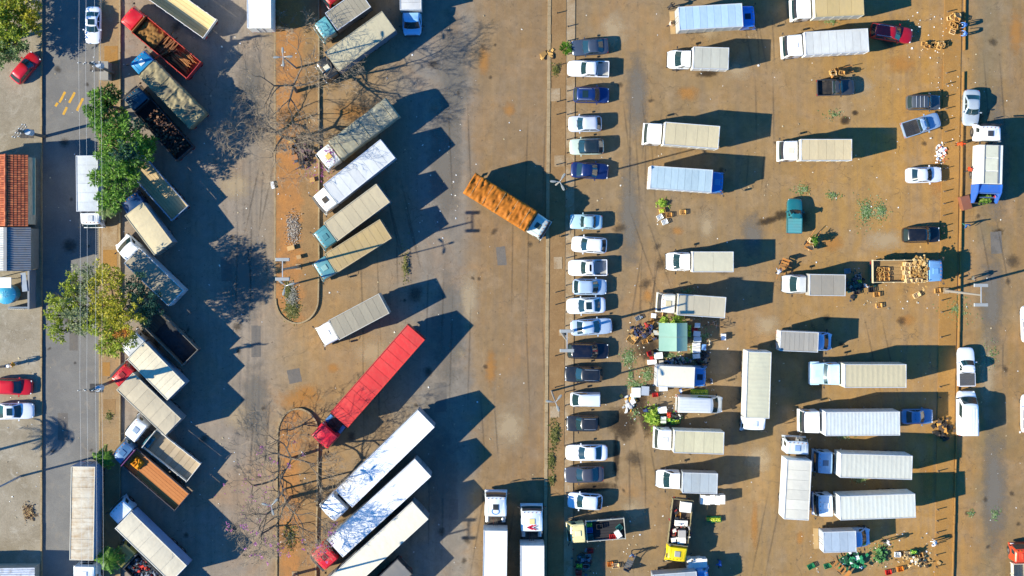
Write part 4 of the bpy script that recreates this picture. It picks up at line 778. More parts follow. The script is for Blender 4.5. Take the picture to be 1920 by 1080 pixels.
C('white sedan with a black sunroof in the car column', 1099, 573, 180, 4.2, 'sedan', '#dfe6ea', group=GC, sunroof=True)
C('silver blue sedan under the double floodlight, crossed by a lamp shadow', 1109, 613, 3, 4.5, 'sedan', '#b4c6d8', group=GC)
C('black suv parked half below the double floodlight', 1103, 658, 1, 4.5, 'suv', '#121625', group=GC, dm=True)
C('black pickup with a glinting windshield', 1094, 702, 179, 4.1, 'wagon', '#1b222a', group=GC, rails=True)
C('dark grey hatchback with roof rails parked below the small white van', 1093, 794, 179, 3.6, 'wagon', '#23272c', group=GC, rails=True)
C('white sedan near the bottom of the car column with black rear window', 1100, 849, 181, 4.5, 'sedan', '#f0f2f4', group=GC)
C('charcoal grey sedan between two white cars', 1095, 890, 181, 4.3, 'sedan', '#434650', group=GC)
C('white hatchback lowest in the car column', 1097, 940, 178, 3.75, 'hatch', '#e2e9f2', group=GC)
van('small boxy white van in the car column', 1098, 750, 180, 3.2, '#d5dde2', 1.55, 1.85, GC, False, .10, 'small_van')
C('bright red estate car with a dark green rear window behind the white truck', 1672, 62, -8, 4.6, 'wagon', '#b01020', rails=True)
C('dark blue-grey pickup with a tan load below the handcart', 1567, 164, 0, 4.1, 'pickup', '#3a3e42', bar=True, bedc='#1a1a1c', cabr=-.07)
C('dark grey suv with pale roof bars by the right kerb', 1732, 192, 0, 3.7, 'suv', '#4d5358', 1.66, GX, bars=True)
C('silver blue pickup with black bed parked askew by the right kerb', 1728, 234, 17, 4.2, 'pickup', '#8fa9c4', 1.72, GX, cover='#26282c', cabr=-.08, bar=True)
C('silver sedan parked on the far side of the right kerb', 1822, 202, -91, 3.9, 'sedan', '#a9b4bc', group=GX)
C('white sedan facing the right kerb', 1733, 328, 2, 3.9, 'sedan', '#e4e8ec', 1.7, GX)
C('black sedan facing the right kerb beside white litter', 1728, 440, 1, 4.1, 'suv', '#16191e', 1.72, GX)
C('dark teal pickup facing up in the middle of the lot', 1490, 405, 90, 3.8, 'pickup', '#1f6e74', 1.62, cover='#4d9296', cabr=-.05)
C('royal blue sedan at the tail of a white ribbed truck', 1720, 781, 0, 3.5, 'sedan', '#5f86ad', 1.62)
C('white pickup with a grey covered bed beyond the right kerb', 1812, 688, 91, 4.2, 'pickup', '#eceef0', 1.78, GX, cover='#4a4b4c', cabr=-.14)
van('large white ribbed van beyond the right kerb', 1817, 776, 90, 4.7, '#eff1f2', 2.0, 2.25, GX, True, .15)
van('white delivery van beside the leafy vegetable crates', 1313, 759, -2, 5.0, '#d8dcdc', 1.9, 2.4, None, True, .14)
C('white car cut by the right edge above the other', 1931, 608, 90, 4.0, 'sedan', '#e8eaee', 1.7)
C('white car cut by the right edge lower down', 1931, 776, 90, 4.2, 'hatch', '#f0f0f2', 1.7)
C('white sedan with sunroof parked on the street at the top', 174, 47, -91, 4.0, 'sedan', '#e3e8ee', 1.66, sunroof=True)
C('red hatchback half under the tree at the upper left', 47, 127, 52, 3.7, 'hatch', '#c01426', 1.62)
C('red hatchback on the left pavement above the white car', 24, 725, -1, 4.2, 'hatch', '#c8101c')
C('white sedan with sunroof on the left pavement', 26, 771, 0, 4.3, 'sedan', '#e8ecf2', sunroof=True)

# ------------------------------------------------------------------ houses on the left
def corrugated(m, x0, x1, y0, y1, z0, z1, pitch, amp, along='x', n_sub=6):
    """wavy sheet; waves run along the slope (x)"""
    n = int((y1 - y0) / pitch * n_sub)
    m.grid(2, n, lambda u, v: (x0 + (x1 - x0) * u, y0 + (y1 - y0) * v, z0 + (z1 - z0) * u + amp * math.cos(v * (y1 - y0) / pitch * 2 * PI)))
def tile_house():
    xr, yt = W(10, 289, 4.3); xe, _ = W(52, 289, 3.6); _, yb = W(30, 424, 4.1); xl = xr - 5
    p = thing('tiled_house', 'low house with a terracotta tiled gable roof on the left edge', 'house', ((xl + xe) / 2, (yt + yb) / 2))
    cx, cy = p.location.x, p.location.y; zr, ze = 4.3, 3.6
    MB().bx(xl + .3 - cx, xe - .35 - cx, yb + .2 - cy, yt - .2 - cy, 0, 3.5).build('wall', paint('#cdbfa4', .8, 0, .3), p, None, 0, False)
    base = MB().add([(xr - cx, yt - cy, zr - .06), (xr - cx, yb - cy, zr - .06), (xe - cx, yb - cy, ze - .06), (xe - cx, yt - cy, ze - .06), (xl - cx, yb - cy, ze - .3), (xl - cx, yt - cy, ze - .3)], [(0, 1, 2, 3), (1, 0, 5, 4), (1, 4, 2), (0, 3, 5)]).build('roof', paint('#7a3018', .8), p, None, 0, False)
    tm, t, b = newmat('terracotta'); g = t.nodes.new('ShaderNodeNewGeometry').outputs['Random Per Island']
    t.links.new(ramp(t, g, [(0, (.26, .06, .025)), (.5, (.40, .10, .038)), (1, (.50, .15, .055))]), b.inputs['Base Color']); b.inputs['Roughness'].default_value = .8
    m = MB()
    for side in (0, 1):
        X0, X1, Z0, Z1 = (xr - cx, xe - cx, zr, ze) if side == 0 else (xr - cx, xr - 2.2 - cx, zr, zr - 2.2 * (zr - ze + .3) / 5)
        L = math.hypot(X1 - X0, Z1 - Z0); rows = int(L / .36); cols = int((yt - yb) / .24)
        for i in range(rows):
            for j in range(cols):
                u0, u1 = i / rows, (i + 1.15) / rows; y = yb - cy + (j + .5) * (yt - yb) / cols; hw = (yt - yb) / cols * .48
                P = []
                for u, lift in ((u0, .02), (min(u1, 1.03), .06)):
                    x = X0 + (X1 - X0) * u; z = Z0 + (Z1 - Z0) * u
                    P += [(x, y - hw, z + lift - .03), (x, y - hw * .5, z + lift + .04), (x, y + hw * .5, z + lift + .04), (x, y + hw, z + lift - .03)]
                m.add(P, [(0, 4, 5, 1), (1, 5, 6, 2), (2, 6, 7, 3), (4, 0, 3, 7)])
    o = m.build('roof_tiles', tm, base, None, 0, False); o['kind'] = 'stuff'
    mr = MB()
    for k in range(20):
        y0 = yb - cy + (yt - yb) * k / 20; mr.tube([(xr - cx, y0, zr + .03), (xr - cx, y0 + (yt - yb) / 20 * 1.1, zr + .05)], .13, 8)
    mr.build('ridge_tiles', tm, base)
    MB().bx(xe + .25 - cx, xe + .5 - cx, yb + 1.2 - cy, yt - .3 - cy, 2.7, 2.85).build('gutter_board', paint('#cfc59a', .6), p, None, 0, False)
tile_house()
def shed(name, label, px0, px1, py0, py1, zr, ze, roofc, wallc):
    xr, yt = W(px0, py0, zr); xe, _ = W(px1, py0, ze); _, yb = W(px1, py1, (zr + ze) / 2); xl = xr - 5
    p = thing(name, label, 'shed', ((xl + xe) / 2, (yt + yb) / 2)); cx, cy = p.location.x, p.location.y
    MB().bx(xl - cx, xe - .3 - cx, yb + .15 - cy, yt - .15 - cy, 0, ze - .12).build('wall', paint(wallc, .8, 0, .3), p, None, 0, False)
    m = MB(); corrugated(m, xr - cx, xe - cx, yb - cy, yt - cy, zr, ze, .24, .05); m.build('roof_sheet', paint(roofc, .5, .3, .35), p)
    m = MB(); corrugated(m, xl - cx, xr - cx, yb - cy, yt - cy, ze, zr, .24, .05); m.build('roof_sheet', paint('#c9c9c4', .5, .3, .2), p)
    MB().box(xr - cx, 0, zr + .07, .35, yt - yb, .05).build('ridge_cap', GREYM, p, None, 0, False)
    return p
shed('corrugated_shed', 'shed with a grey corrugated metal roof below the terracotta roof', 10, 58, 426, 508, 4.2, 3.5, '#83878c', '#8a8478')
shed('white_shed', 'white corrugated roof at the bottom left corner', -60, 65, 1066, 1180, 3.0, 2.6, '#d0d4da', '#a59c8c')
# yard bits under the shed
X, Y = W(-2, 530, 2.8); p = thing('white_canopy', 'small plain white flat canopy beside the blue tank', 'canopy', (X, Y)); MB().box(0, 0, 2.8, 2.6, 1.1, .1).build('canopy_top', paint('#e6e8ea', .5), p)
for s in (-1, 1): MB().cyl((s * 1.1, .4, 0), (s * 1.1, .4, 2.75), .05, 6).build('post', STEEL, p)
X, Y = W(9, 552, 2.6); p = thing('water_tank', 'round turquoise water tank with ribbed lid at the left edge', 'tank', (X, Y))
rs = [[(1.0 * q * math.cos(2 * PI * i / 24), 1.0 * q * math.sin(2 * PI * i / 24), z) for i in range(24)] for q, z in ((.92, .4), (1.0, .9), (1.0, 2.2), (1.06, 2.22), (1.06, 2.32), (.6, 2.55), (.2, 2.62))]
MB().loft(rs).build('tank_shell', paint('#2e93b4', .45), p)
for k in range(8): a = k * PI / 4; MB().tube([(.2 * math.cos(a), .2 * math.sin(a), 2.64), (1.02 * math.cos(a), 1.02 * math.sin(a), 2.35)], .03, 5).build('lid_rib', paint('#7cc0d4', .5), p)
MB().bx(-.7, .7, -.7, .7, .0, .4).build('tank_base', CONC, p)
X, Y = W(40, 545, 2.5); p = thing('yard_wall', 'grey yard wall and gate frame beside the water tank', 'wall', (X, Y))
MB().bx(.55, .75, -2.0, 2.2, 0, 2.2).build('wall_panel', paint('#7d8288', .8), p, None, 0, False); MB().bx(-1.6, .5, -1.9, -1.75, 0, 1.9).build('wall_panel', paint('#6f7b86', .8), p, None, 0, False)
for k in range(9): MB().box(-1.7 + k * .2, -2.02, .9, .06, .05, 1.5).build('railing_bar', paint('#e2e2dc', .5), p, None, 0, False)
MB().box(.2, .9, 2.25, .55, 2.0, .06, .1).build('roof_strip', paint('#8d99a6', .5), p, None, 0, False)

# ------------------------------------------------------------------ trees
def leaf(m, c, d, up, l, w):
    d = d.normalized(); s = d.cross(up)
    if s.length < 1e-4: s = d.cross(Vector((1, 0, .1)))
    s.normalize(); m.add([c, c + d * l * .45 + s * w * .5, c + d * l, c + d * l * .45 - s * w * .5], [(0, 1, 2, 3)])
def limb(m, pts, r0, r1, n=7):
    k = len(pts); m.tube(pts, [r0 + (r1 - r0) * i / (k - 1) for i in range(k)], n)
def crown_tree(name, label, base, clumps, mats, seed, tufts=24, leaves=26, ll=.34, lw=.13, tr=.28, bark='#5a4a38', group=None):
    r = random.Random(seed); bx_, by_ = W(*base); p = thing(name, label, 'tree', (bx_, by_), 0, group)
    m = MB(); top = Vector((0, 0, 2.4)); limb(m, [(0, 0, -.05), (.06, .05, 1.2), top], tr, tr * .75, 9)
    cl = []
    for (px, py, z, rad, mi) in clumps:
        X, Y = W(px, py, z); c = Vector((X - bx_, Y - by_, z)); cl.append((c, rad, mi)); md = top.lerp(c, .5) + Vector((r.uniform(-.3, .3), r.uniform(-.3, .3), .35))
        limb(m, [top, md, c], tr * .5, .05, 6)
        for k in range(5):
            e = c + Vector((r.gauss(0, 1), r.gauss(0, 1), r.gauss(.1, .5))).normalized() * rad * .85; limb(m, [md.lerp(c, .6), c.lerp(e, .4) + Vector((0, 0, .1)), e], .06, .015, 5)
    m.build('trunk', paint(bark, .85, 0, .3), p)
    bymat = {}
    for c, rad, mi in cl:
        lm = bymat_get(bymat, mi)
        for k in range(int(tufts * rad * rad / 1.6)):
            d = Vector((r.gauss(0, 1), r.gauss(0, 1), r.gauss(.25, .7))).normalized(); tc = c + Vector((d.x, d.y, d.z * .7)) * rad * (r.random() ** .4) * r.choice((.75, .9, 1.0, 1.1, 1.3))
            od = (d + Vector((r.gauss(0, .4), r.gauss(0, .4), r.gauss(0, .3)))).normalized()
            for q in range(leaves):
                v = (od * r.uniform(.1, .9) + Vector((r.gauss(0, 1), r.gauss(0, 1), r.gauss(0, .55)))).normalized()
                leaf(lm, tc + v * r.uniform(0, .28), v + Vector((0, 0, -.25)), Vector((r.gauss(0, .45), r.gauss(0, .45), 1)).normalized(), ll * r.uniform(.6, 1.25), lw * r.uniform(.7, 1.3))
    for mi, lm in bymat.items(): lm.build('crown', mats[mi], p, None, 0, False)
    return p
def bymat_get(d, k):
    if k not in d: d[k] = MB()
    return d[k]
LG = leafmat('lush_leaf', (.02, .06, .010), (.085, .21, .02), (.24, .42, .05))
LD = leafmat('deep_leaf', (.010, .028, .008), (.035, .075, .010), (.10, .15, .015))
LO = leafmat('olive_leaf', (.08, .12, .014), (.23, .30, .022), (.42, .47, .04))
LY = leafmat('yellow_leaf', (.13, .14, .014), (.34, .33, .022), (.56, .48, .04))
LP = leafmat('grey_leaf', (.08, .11, .05), (.18, .22, .10), (.30, .35, .17))
LB = leafmat('blue_leaf', (.012, .045, .03), (.03, .095, .06), (.08, .17, .09))
LT = leafmat('orange_leaf', (.25, .08, .01), (.45, .16, .02), (.6, .28, .04))
crown_tree('street_tree', 'dense dark green tree at the upper left corner', (20, 75), [(8, 20, 3.7, 2.2, 0), (40, 14, 3.3, 1.9, 1), (55, 40, 3.0, 1.3, 1), (20, 52, 3.6, 1.9, 0), (-20, 40, 3.9, 2.2, 0), (30, 85, 3.4, 1.4, 2), (8, 98, 3.3, 1.6, 2), (-12, 75, 3.6, 1.8, 0), (20, -15, 3.4, 2.2, 1)], [LO, LY, leafmat('pale_leaf', (.03, .07, .02), (.10, .17, .05), (.28, .36, .13))], 1, tr=.26)
crown_tree('street_tree', 'lush bright green tree over the white panelled truck', (228, 290), [(205, 245, 5.6, 1.7, 0), (238, 262, 5.8, 1.8, 0), (255, 285, 5.4, 1.7, 0), (215, 300, 6, 1.9, 0), (240, 325, 5.2, 1.5, 0), (210, 345, 5.2, 1.5, 0), (185, 330, 4.8, 1.0, 0), (205, 375, 4.6, 1.2, 0), (272, 268, 5, 1.1, 0), (255, 240, 5, .9, 1), (228, 285, 6.6, 1.3, 1)], [LG, LB], 2, tr=.26, ll=.42)
crown_tree('street_tree', 'darker green tree above the lush one beside the transformer', (225, 205), [(190, 185, 5.0, 1.3, 0), (180, 205, 5.0, 1.2, 0), (205, 200, 5, 1.2, 1), (190, 222, 5.2, 1.3, 0), (210, 178, 4.6, .9, 1), (225, 225, 4.6, .9, 0)], [LG, LD], 3, tr=.2)
crown_tree('street_tree', 'broad olive and yellow tree arching over the street', (225, 590), [(120, 560, 6.2, 1.7, 0), (105, 590, 6, 1.4, 0), (115, 620, 5.8, 1.0, 0), (150, 575, 6.4, 2.0, 2), (150, 610, 5.9, 1.3, 2), (160, 525, 6, 1.6, 2), (205, 520, 6.5, 1.6, 1), (200, 560, 7, 2.0, 1), (225, 590, 7.2, 2.0, 1), (190, 610, 6.6, 1.6, 0), (230, 635, 6.2, 1.5, 0), (205, 645, 6, 1.4, 0), (265, 565, 6.2, 1.6, 3), (250, 540, 6.2, 1.4, 3), (275, 590, 5.8, 1.2, 3), (235, 625, 7.0, .7, 4), (135, 530, 5.6, 1.0, 0)], [LO, LY, LP, LB, LT], 4, tr=.34, ll=.30, lw=.12, tufts=24)
def palm(name, label, base, h, n, rad, mat, seed, group=None):
    r = random.Random(seed); X, Y = W(*base); p = thing(name, label, 'palm', (X, Y), 0, group)
    m = MB(); limb(m, [(0, 0, -.05), (.05, 0, h * .5), (0, .03, h)], .14 if h < 3 else .2, .10, 8); m.build('trunk', paint('#6a5a44', .85, 0, .3), p)
    for k in range(n):
        a = 2 * PI * k / n + r.uniform(-.25, .25); L = rad * r.uniform(.75, 1.15); el = r.uniform(.15, .9); f = MB(); pts = []
        for i in range(9): t = i / 8; pts.append(Vector((math.cos(a) * L * t * math.cos(el * (1 - t * .6)), math.sin(a) * L * t * math.cos(el * (1 - t * .6)), h + L * (math.sin(el) * t - .85 * t * t))))
        f.tube(pts, [.03 * (1 - i / 10) for i in range(9)], 4)
        for i in range(1, 9):
            for s in (-1, 1):
                for q in (0, .5):
                    c = pts[i - 1].lerp(pts[i], q); d = (pts[i] - pts[i - 1]).normalized(); sd = d.cross(Vector((0, 0, 1))).normalized() * s; leaf(f, c, d * .6 + sd + Vector((0, 0, -.35)), Vector((0, 0, 1)), rad * .36 * (1.15 - abs(i / 8 - .45)), .12)
        f.build('frond', mat, p, None, 0, False)
GP = 'palms on the right-hand pavement of the street'
palm('palm_tree', 'small bright palm beside the blue cab lorry', (207, 852), 2.6, 13, 1.25, LG, 5, GP)
palm('palm_tree', 'palm with curling fronds at the bottom beside the beige trailer', (220, 1035), 3.4, 15, 1.5, LG, 6, GP)
palm('palm_tree', 'palm with pale fronds at the foot of the lush green tree', (215, 392), 3.2, 11, 1.3, leafmat('pale_frond', (.05, .10, .02), (.16, .24, .06), (.4, .42, .2)), 8, GP)
palm('palm_tree', 'tall palm left of the frame whose shadow falls on the pavement', (-100, 868), 7.2, 16, 2.2, LD, 7)
def bare_tree(label, base, h, spread, seed, lean=(0, 0), bark='#6a5c4c', buds=None, depth=6, r0=.17, name='bare_tree', dens=1.0):
    r = random.Random(seed); X, Y = W(*base); p = thing(name, label, 'tree', (X, Y)); T_ = MB(); Tw = MB(); fl = []
    def grow(a, d, L, rad, k):
        m = T_ if rad > .035 else Tw; pts = [a]; seg = 3
        for i in range(seg):
            d = (d + Vector((r.gauss(0, .17), r.gauss(0, .17), r.gauss(.01, .10)))).normalized(); pts.append(pts[-1] + d * L / seg)
        e = max(.012, rad * .68); m.tube(pts, [rad + (e - rad) * i / seg for i in range(seg + 1)], 6 if rad > .05 else 4 if rad > .025 else 3)
        if k == 0:
            if buds and r.random() < .035: fl.append(pts[-1])
            return
        nb = 2 if r.random() < .55 else 3
        for b in range(nb):
            ang = r.uniform(.35, .85); ax = d.cross(Vector((r.gauss(0, 1), r.gauss(0, 1), r.gauss(0, .6)))).normalized(); nd = (Matrix.Rotation(ang, 3, ax) @ d); nd.z = nd.z * .8 + .08
            grow(pts[-1] if r.random() < .7 else pts[2], nd.normalized(), L * r.uniform(.66, .86), e * r.uniform(.72, .95), k - 1)
    tp = Vector((lean[0], lean[1], h * .30)); limb(T_, [(0, 0, -.05), (lean[0] * .4, lean[1] * .5, h * .16), tp], r0 * 1.25, r0, 8)
    nm = r.choice((3, 4))
    for b in range(nm):
        a = 2 * PI * b / nm + r.uniform(-.4, .4); d = Vector((math.cos(a) * spread, math.sin(a) * spread, 1.0)).normalized(); grow(tp, d, h * .24, r0 * .72, depth)
    T_.build('trunk', paint(bark, .9, 0, .25), p); Tw.build('twigs', paint('#80725f', .9, 0, .1), p, None, 0, False)['kind'] = 'stuff'
    if fl:
        m = MB()
        for c in fl:
            for q in range(5): leaf(m, c + Vector((r.gauss(0, .08), r.gauss(0, .08), r.gauss(0, .06))), Vector((r.gauss(0, 1), r.gauss(0, 1), r.gauss(0, .6))), Vector((0, 0, 1)), .16, .12)
        m.build('blossom', buds, p, None, 0, False)
PINK = leafmat('pink_blossom', (.30, .05, .28), (.50, .12, .42), (.65, .30, .55))
bare_tree('large leafless tree on the upper median beside the black cab lorry', (556, 172), 11.0, .95, 11, (.15, .3), depth=7, r0=.17)
bare_tree('leafless tree leaning left over the yard above the petal-strewn cab', (552, 262), 10, 1.05, 15, (-.8, .1), depth=6, r0=.16)
bare_tree('leafless tree with grey twigs over the left yard', (520, 250), 6.5, 1.2, 23, (-1.6, .3), depth=7, r0=.12, bark='#6a5f54')
bare_tree('leafless shrub beside the white trailer at the top', (535, 48), 2.6, 1.4, 33, (0, 0), depth=5, r0=.06, name='bare_shrub')
bare_tree('leafless tree on the lower median beside the red tractor unit', (552, 858), 9.5, 1.0, 41, (.1, .4), depth=6, r0=.15)
bare_tree('leafless tree with pink blossom on the lower median', (545, 932), 10, 1.1, 52, (-.1, -.1), depth=7, r0=.17, buds=PINK)
bare_tree('young leafless tree at the rounded end of the lower median', (545, 806), 3.6, 1.1, 61, (-.2, .2), depth=4, r0=.09)
bare_tree('leafless tree with pink blossom at the foot of the left yard', (500, 905), 5.5, 1.3, 74, (-1.2, 0), depth=5, r0=.09, buds=PINK)
bare_tree('leafless twiggy tree at the bottom of the left yard', (515, 985), 5.2, 1.3, 79, (-1.2, -.6), depth=6, r0=.09)

# ------------------------------------------------------------------ poles and wires
def flood(label, base, h, group='twin floodlights'):
    X, Y = W(*base); p = thing('floodlight_pole', label, 'lamp post', (X, Y), 0, group)
    MB().tube([(0, 0, -.05), (0, 0, h * .5), (0, 0, h)], [.17, .13, .085], 10).build('pole', paint('#8d877d', .6, .1, .2), p)
    MB().box(0, 0, .05, .6, .6, .3).build('base_plate', CONC, p)
    MB().box(0, 0, h, .09, 2.0, .09).build('cross_arm', STEEL, p)
    for s in (-1, 1):
        l = MB().box(0, s * .98, h + .03, 1.45, .34, .13, 0, 0, .92).build('lamp_head', paint('#9ea19e', .5, .2, .1), p, None, 0, False)
        for q in (-1, 1): MB().box(q * .45, s * .98, h - .045, .42, .26, .03).build('lens', LAMPW, l, None, 0, False)
flood('twin floodlight pole on the island beside the teal lorries', (560, 500), 11)
flood('twin floodlight pole between the silver and black cars', (1053, 624), 11)
flood('twin floodlight pole at the right kerb', (1773, 545), 10.6)
flood('twin floodlight pole at the bottom of the median', (553, 1076), 11)
def fanlamp(label, base, h, arms, rot=0.0):
    X, Y = W(*base); p = thing('street_lamp', label, 'lamp post', (X, Y), 0, 'multi-armed street lamps')
    MB().tube([(0, 0, -.05), (0, 0, h * .5), (0, 0, h)], [.11, .09, .055], 10).build('pole', paint('#96928a', .6, .1, .2), p)
    for k in range(arms):
        a = rot + 2 * PI * k / arms; c, s = math.cos(a), math.sin(a); ar = MB().tube([(0, 0, h - .1), (c * .25, s * .25, h + .05), (c * .45, s * .45, h + .08)], .035, 6).build('arm', STEEL, p)
        m = MB(); rs = []
        for x, w_, t in ((.35, .06, .04), (.5, .11, .06), (.8, .13, .07), (.98, .08, .05)): rs.append([(c * x - s * y, s * x + c * y, h + .08 + z) for y, z in ((-w_, -t * .3), (-w_ * .6, t), (w_ * .6, t), (w_, -t * .3), (0, -t))])
        m.loft(rs).build('lamp_head', paint('#8d918e', .5, .2, .1), ar)
fanlamp('four-armed street lamp above the upper median', W and (556, 128), 9.2, 4, .05)
fanlamp('three-armed street lamp on the island end', (560, 530), 9.2, 3, .3)
fanlamp('three-armed street lamp on the lower median by the blossom tree', (535, 916), 9.2, 3, .8)
fanlamp('three-armed street lamp on the verge beside the navy sedan', (1042, 347), 9.2, 3, 1.0)
fanlamp('three-armed street lamp on the verge between black and white cars', (1034, 733), 9.8, 3, .9)
WOODP = paint('#6e665c', .85, 0, .3)
def power_pole(label, base, h, arms, tr):
    X, Y = W(*base); p = thing('power_pole', label, 'power pole', (X, Y), 0, 'power poles along the street')
    MB().tube([(0, 0, -.05), (0, 0, h)], [.19, .12], 10).build('pole', WOODP, p)
    for z, l, rz in arms:
        a = MB().box(0, 0, z, l, .1, .12, rz).build('cross_arm', paint('#7d766b', .8), p, None, 0, False)
        for q in (-.45, -.15, .15, .45): MB().tube([(q * l * math.cos(rz), q * l * math.sin(rz), z + .06), (q * l * math.cos(rz), q * l * math.sin(rz), z + .24)], .05, 8).build('insulator', paint('#d8d8d2', .3), a)
    if tr:
        MB().tube([(.45, .0, h - 3.0), (.45, .0, h - 1.7)], .32, 12).build('transformer', paint('#aab4bc', .5), p)
        MB().box(-.1, -.1, h - 3.2, 1.4, .9, .1).build('platform', DARK, p)
power_pole('power pole with transformer above the lush green tree', (214, 137), 9.2, [(8.9, 2.4, .05), (8.0, 1.8, .05), (7.4, 1.6, 1.5)], True)
power_pole('power pole with white fittings beside the red cab lorry', (214, 714), 9.2, [(8.9, 2.4, .0), (8.2, 1.6, .0)], True)
power_pole('power pole with slanting arms on the left kerb near the red car', (84, 256), 8.4, [(8.2, 1.8, .9), (7.5, 1.8, .9), (6.8, 1.4, .9)], True)
X, Y = W(38, 893); p = thing('street_lamp', 'curved street lamp leaning out of the lower left edge', 'lamp post', (X, Y)); MB().tube([(0, 0, -.05), (0, 0, 7), (-.2, 0, 8.4), (-1.2, 0, 9.2), (-2.2, 0, 9.3)], [.13, .09, .07, .06, .05], 8).build('pole', paint('#9aa0a8', .5, .2), p); MB().box(-2.5, 0, 9.3, .8, .3, .14).build('lamp_head', STEEL, p)
for i, (xa, xb, z, lb) in enumerate(((147, 151, 9.1, 'leftmost'), (160, 164, 9.1, 'second from left'), (176, 180, 9.0, 'second from right'), (188, 192, 7.6, 'rightmost'))):
    pts = []
    for k in range(41):
        t = k / 40; x, y = W(xa + (xb - xa) * t, -15 + 1110 * t, z); sag = .35 * abs(math.sin((t - .13) * PI / .52)); pts.append((x, y, z - sag))
    tag(MB().tube(pts, .009, 5).build('power_line', paint('#dcd8d0', .5, 0, 0.0), None), 'thin overhead power line, %s of the four above the street' % lb, 'wire', 'overhead power lines')
# cabinets on the pavement
X, Y = W(198, 134, 1); p = thing('utility_cabinet', 'grey utility cabinet on the pavement by the transformer pole', 'cabinet', (X, Y)); MB().box(0, 0, .9, .9, 1.9, 1.6).build('cabinet_body', paint('#9c978a', .6), p, None, 0, False); MB().box(0, 0, 1.74, 1.0, 2.0, .08).build('cabinet_lid', paint('#8a857a', .6), p, None, 0, False)

# ------------------------------------------------------------------ bollards
BOL = paint('#3a3029', .7, 0, .3); bme = MB().tube([(0, 0, -.02), (0, 0, .6), (0, 0, .64)], [.055, .055, .03], 8).mesh('bollard_post', BOL); bco = MB().tube([(0, 0, 0), (0, 0, .04)], .1, 8).mesh('bollard_foot', CONC)
def bollard(px, py, label, group, z=.05):
    X, Y = W(px, py); p = thing('bollard', label, 'bollard', (X, Y, z), 0, group); link('post', bme, p); link('foot', bco, p)
ORD = 'topmost second third fourth fifth sixth seventh eighth ninth tenth eleventh twelfth thirteenth fourteenth fifteenth sixteenth seventeenth eighteenth nineteenth twentieth twenty-first twenty-second twenty-third twenty-fourth twenty-fifth twenty-sixth twenty-seventh twenty-eighth twenty-ninth thirtieth'.split()
def nth(i): return 'topmost dark post' if i == 0 else ORD[i] + ' dark post from the top'
for i, y in enumerate((50, 77, 102, 124, 145, 171, 191, 215, 238, 262, 287, 308, 328, 354, 374, 433, 458, 484, 508, 535, 558, 585, 611, 687, 735, 760, 786, 835, 860, 885)): bollard(1065 - y * .0075, y, nth(i) + ' in the line along the concrete strip', 'posts along the concrete strip')
for i, y in enumerate((25, 123, 191, 215, 309, 378, 548, 571, 667, 726)): bollard(1045 - y * .006, y, nth(i) + ' on the verge left of the concrete strip', 'posts on the verge')
for i, y in enumerate((22, 137, 158, 181, 204, 225, 247, 268, 316, 339, 359, 382, 404, 424, 437, 520, 563, 585, 632, 725, 745, 883, 955, 976, 998, 1019, 1040, 1062)): bollard(1777 - y * .021, y, nth(i) + ' in the row before the right kerb', 'posts along the right verge')

# ------------------------------------------------------------------ goods, carts, people
def at_bed(key, lx, ly, z):
    p, L, w, h = TRUCKS[key]; a = p.rotation_euler.z; return (p.location.x + lx * math.cos(a) - ly * math.sin(a), p.location.y + lx * math.sin(a) + ly * math.cos(a), z), a
def crumple(name, label, cat, loc, rz, lx, ly, hh, mat, seed, nx=26, ny=20):
    def fn(u, v):
        x, y = (u - .5) * lx, (v - .5) * ly; e = max(0, 1 - max(abs(2 * u - 1), abs(2 * v - 1)) ** 6); n = noise.noise((x * 1.7 + seed, y * 1.7, seed)) * .5 + (1 - abs(noise.noise((x * 3 + seed, y * 2.4, 2))) * 2) * .35 + .45
        return (x * (1 + .06 * noise.noise((y * 2, seed, 1))), y, .03 + hh * n * (.25 + .75 * e))
    return tag(MB().grid(nx, ny, fn).build(name, mat, None, loc, rz, True, 80), label, cat)
BT = TRUCKS['B']
l, a = at_bed('B', BT[1] * .30, 0, 1.75); crumple('tarp_sheet', 'crumpled tan tarpaulin at the front of the red open lorry', 'tarp', l, a, 2.6, 2.15, .45, cloth('#8f6834', '#5c3d1c', 1.4), 3)
l, a = at_bed('B', .35, 0, 1.2); p = thing('timber_stack', 'pile of brown planks in the red open lorry', 'timber', l, a); wm_ = wood('#54341c', '#8a5c30')
r = random.Random(5)
for k in range(30): MB().box(r.uniform(-.9, .7), -.95 + 1.9 * (k % 10) / 9.5, .15 + .16 * (k // 10), r.uniform(1.2, 2.0), .13, .10, r.gauss(0, .12) + (.0 if k < 20 else 1.4)).build('plank', wm_, p, None, 0, False)
l, a = at_bed('B', -2.1, 0, 1.2); p = thing('pole_bundle', 'bundle of brown poles at the tail of the red open lorry', 'timber', l, a)
for k in range(24): MB().tube([(r.uniform(-1.3, -.6), -.9 + 1.8 * (k % 12) / 12, .25 + .2 * (k // 12)), (r.uniform(.5, 1.2), -.9 + 1.8 * (k % 12) / 12 + r.gauss(0, .2), .3 + .2 * (k // 12))], .055, 5).build('wooden_pole', wood('#6b4420', '#a06a34'), p)
def junk(label, key, lx, ly, sx, sy, hh, cols, n, seed, cat='rubble', size=.22):
    l, a = at_bed(key, lx, ly, 1.2); r = random.Random(seed); m = MB()
    for i in range(n):
        x, y = r.uniform(-sx, sx), r.uniform(-sy, sy); z = hh * r.random() * (1 - .5 * abs(y / sy)); s = size * r.uniform(.4, 1.3); m.box(x, y, .05 + z, s, s * r.uniform(.4, 1), s * r.uniform(.3, .7), r.uniform(0, 3), 0, r.uniform(.6, 1))
    return tag(m.build('rubble_load', islandmat('junk_%d' % seed, cols, .8), None, l, a, False), label, cat, kind='stuff')
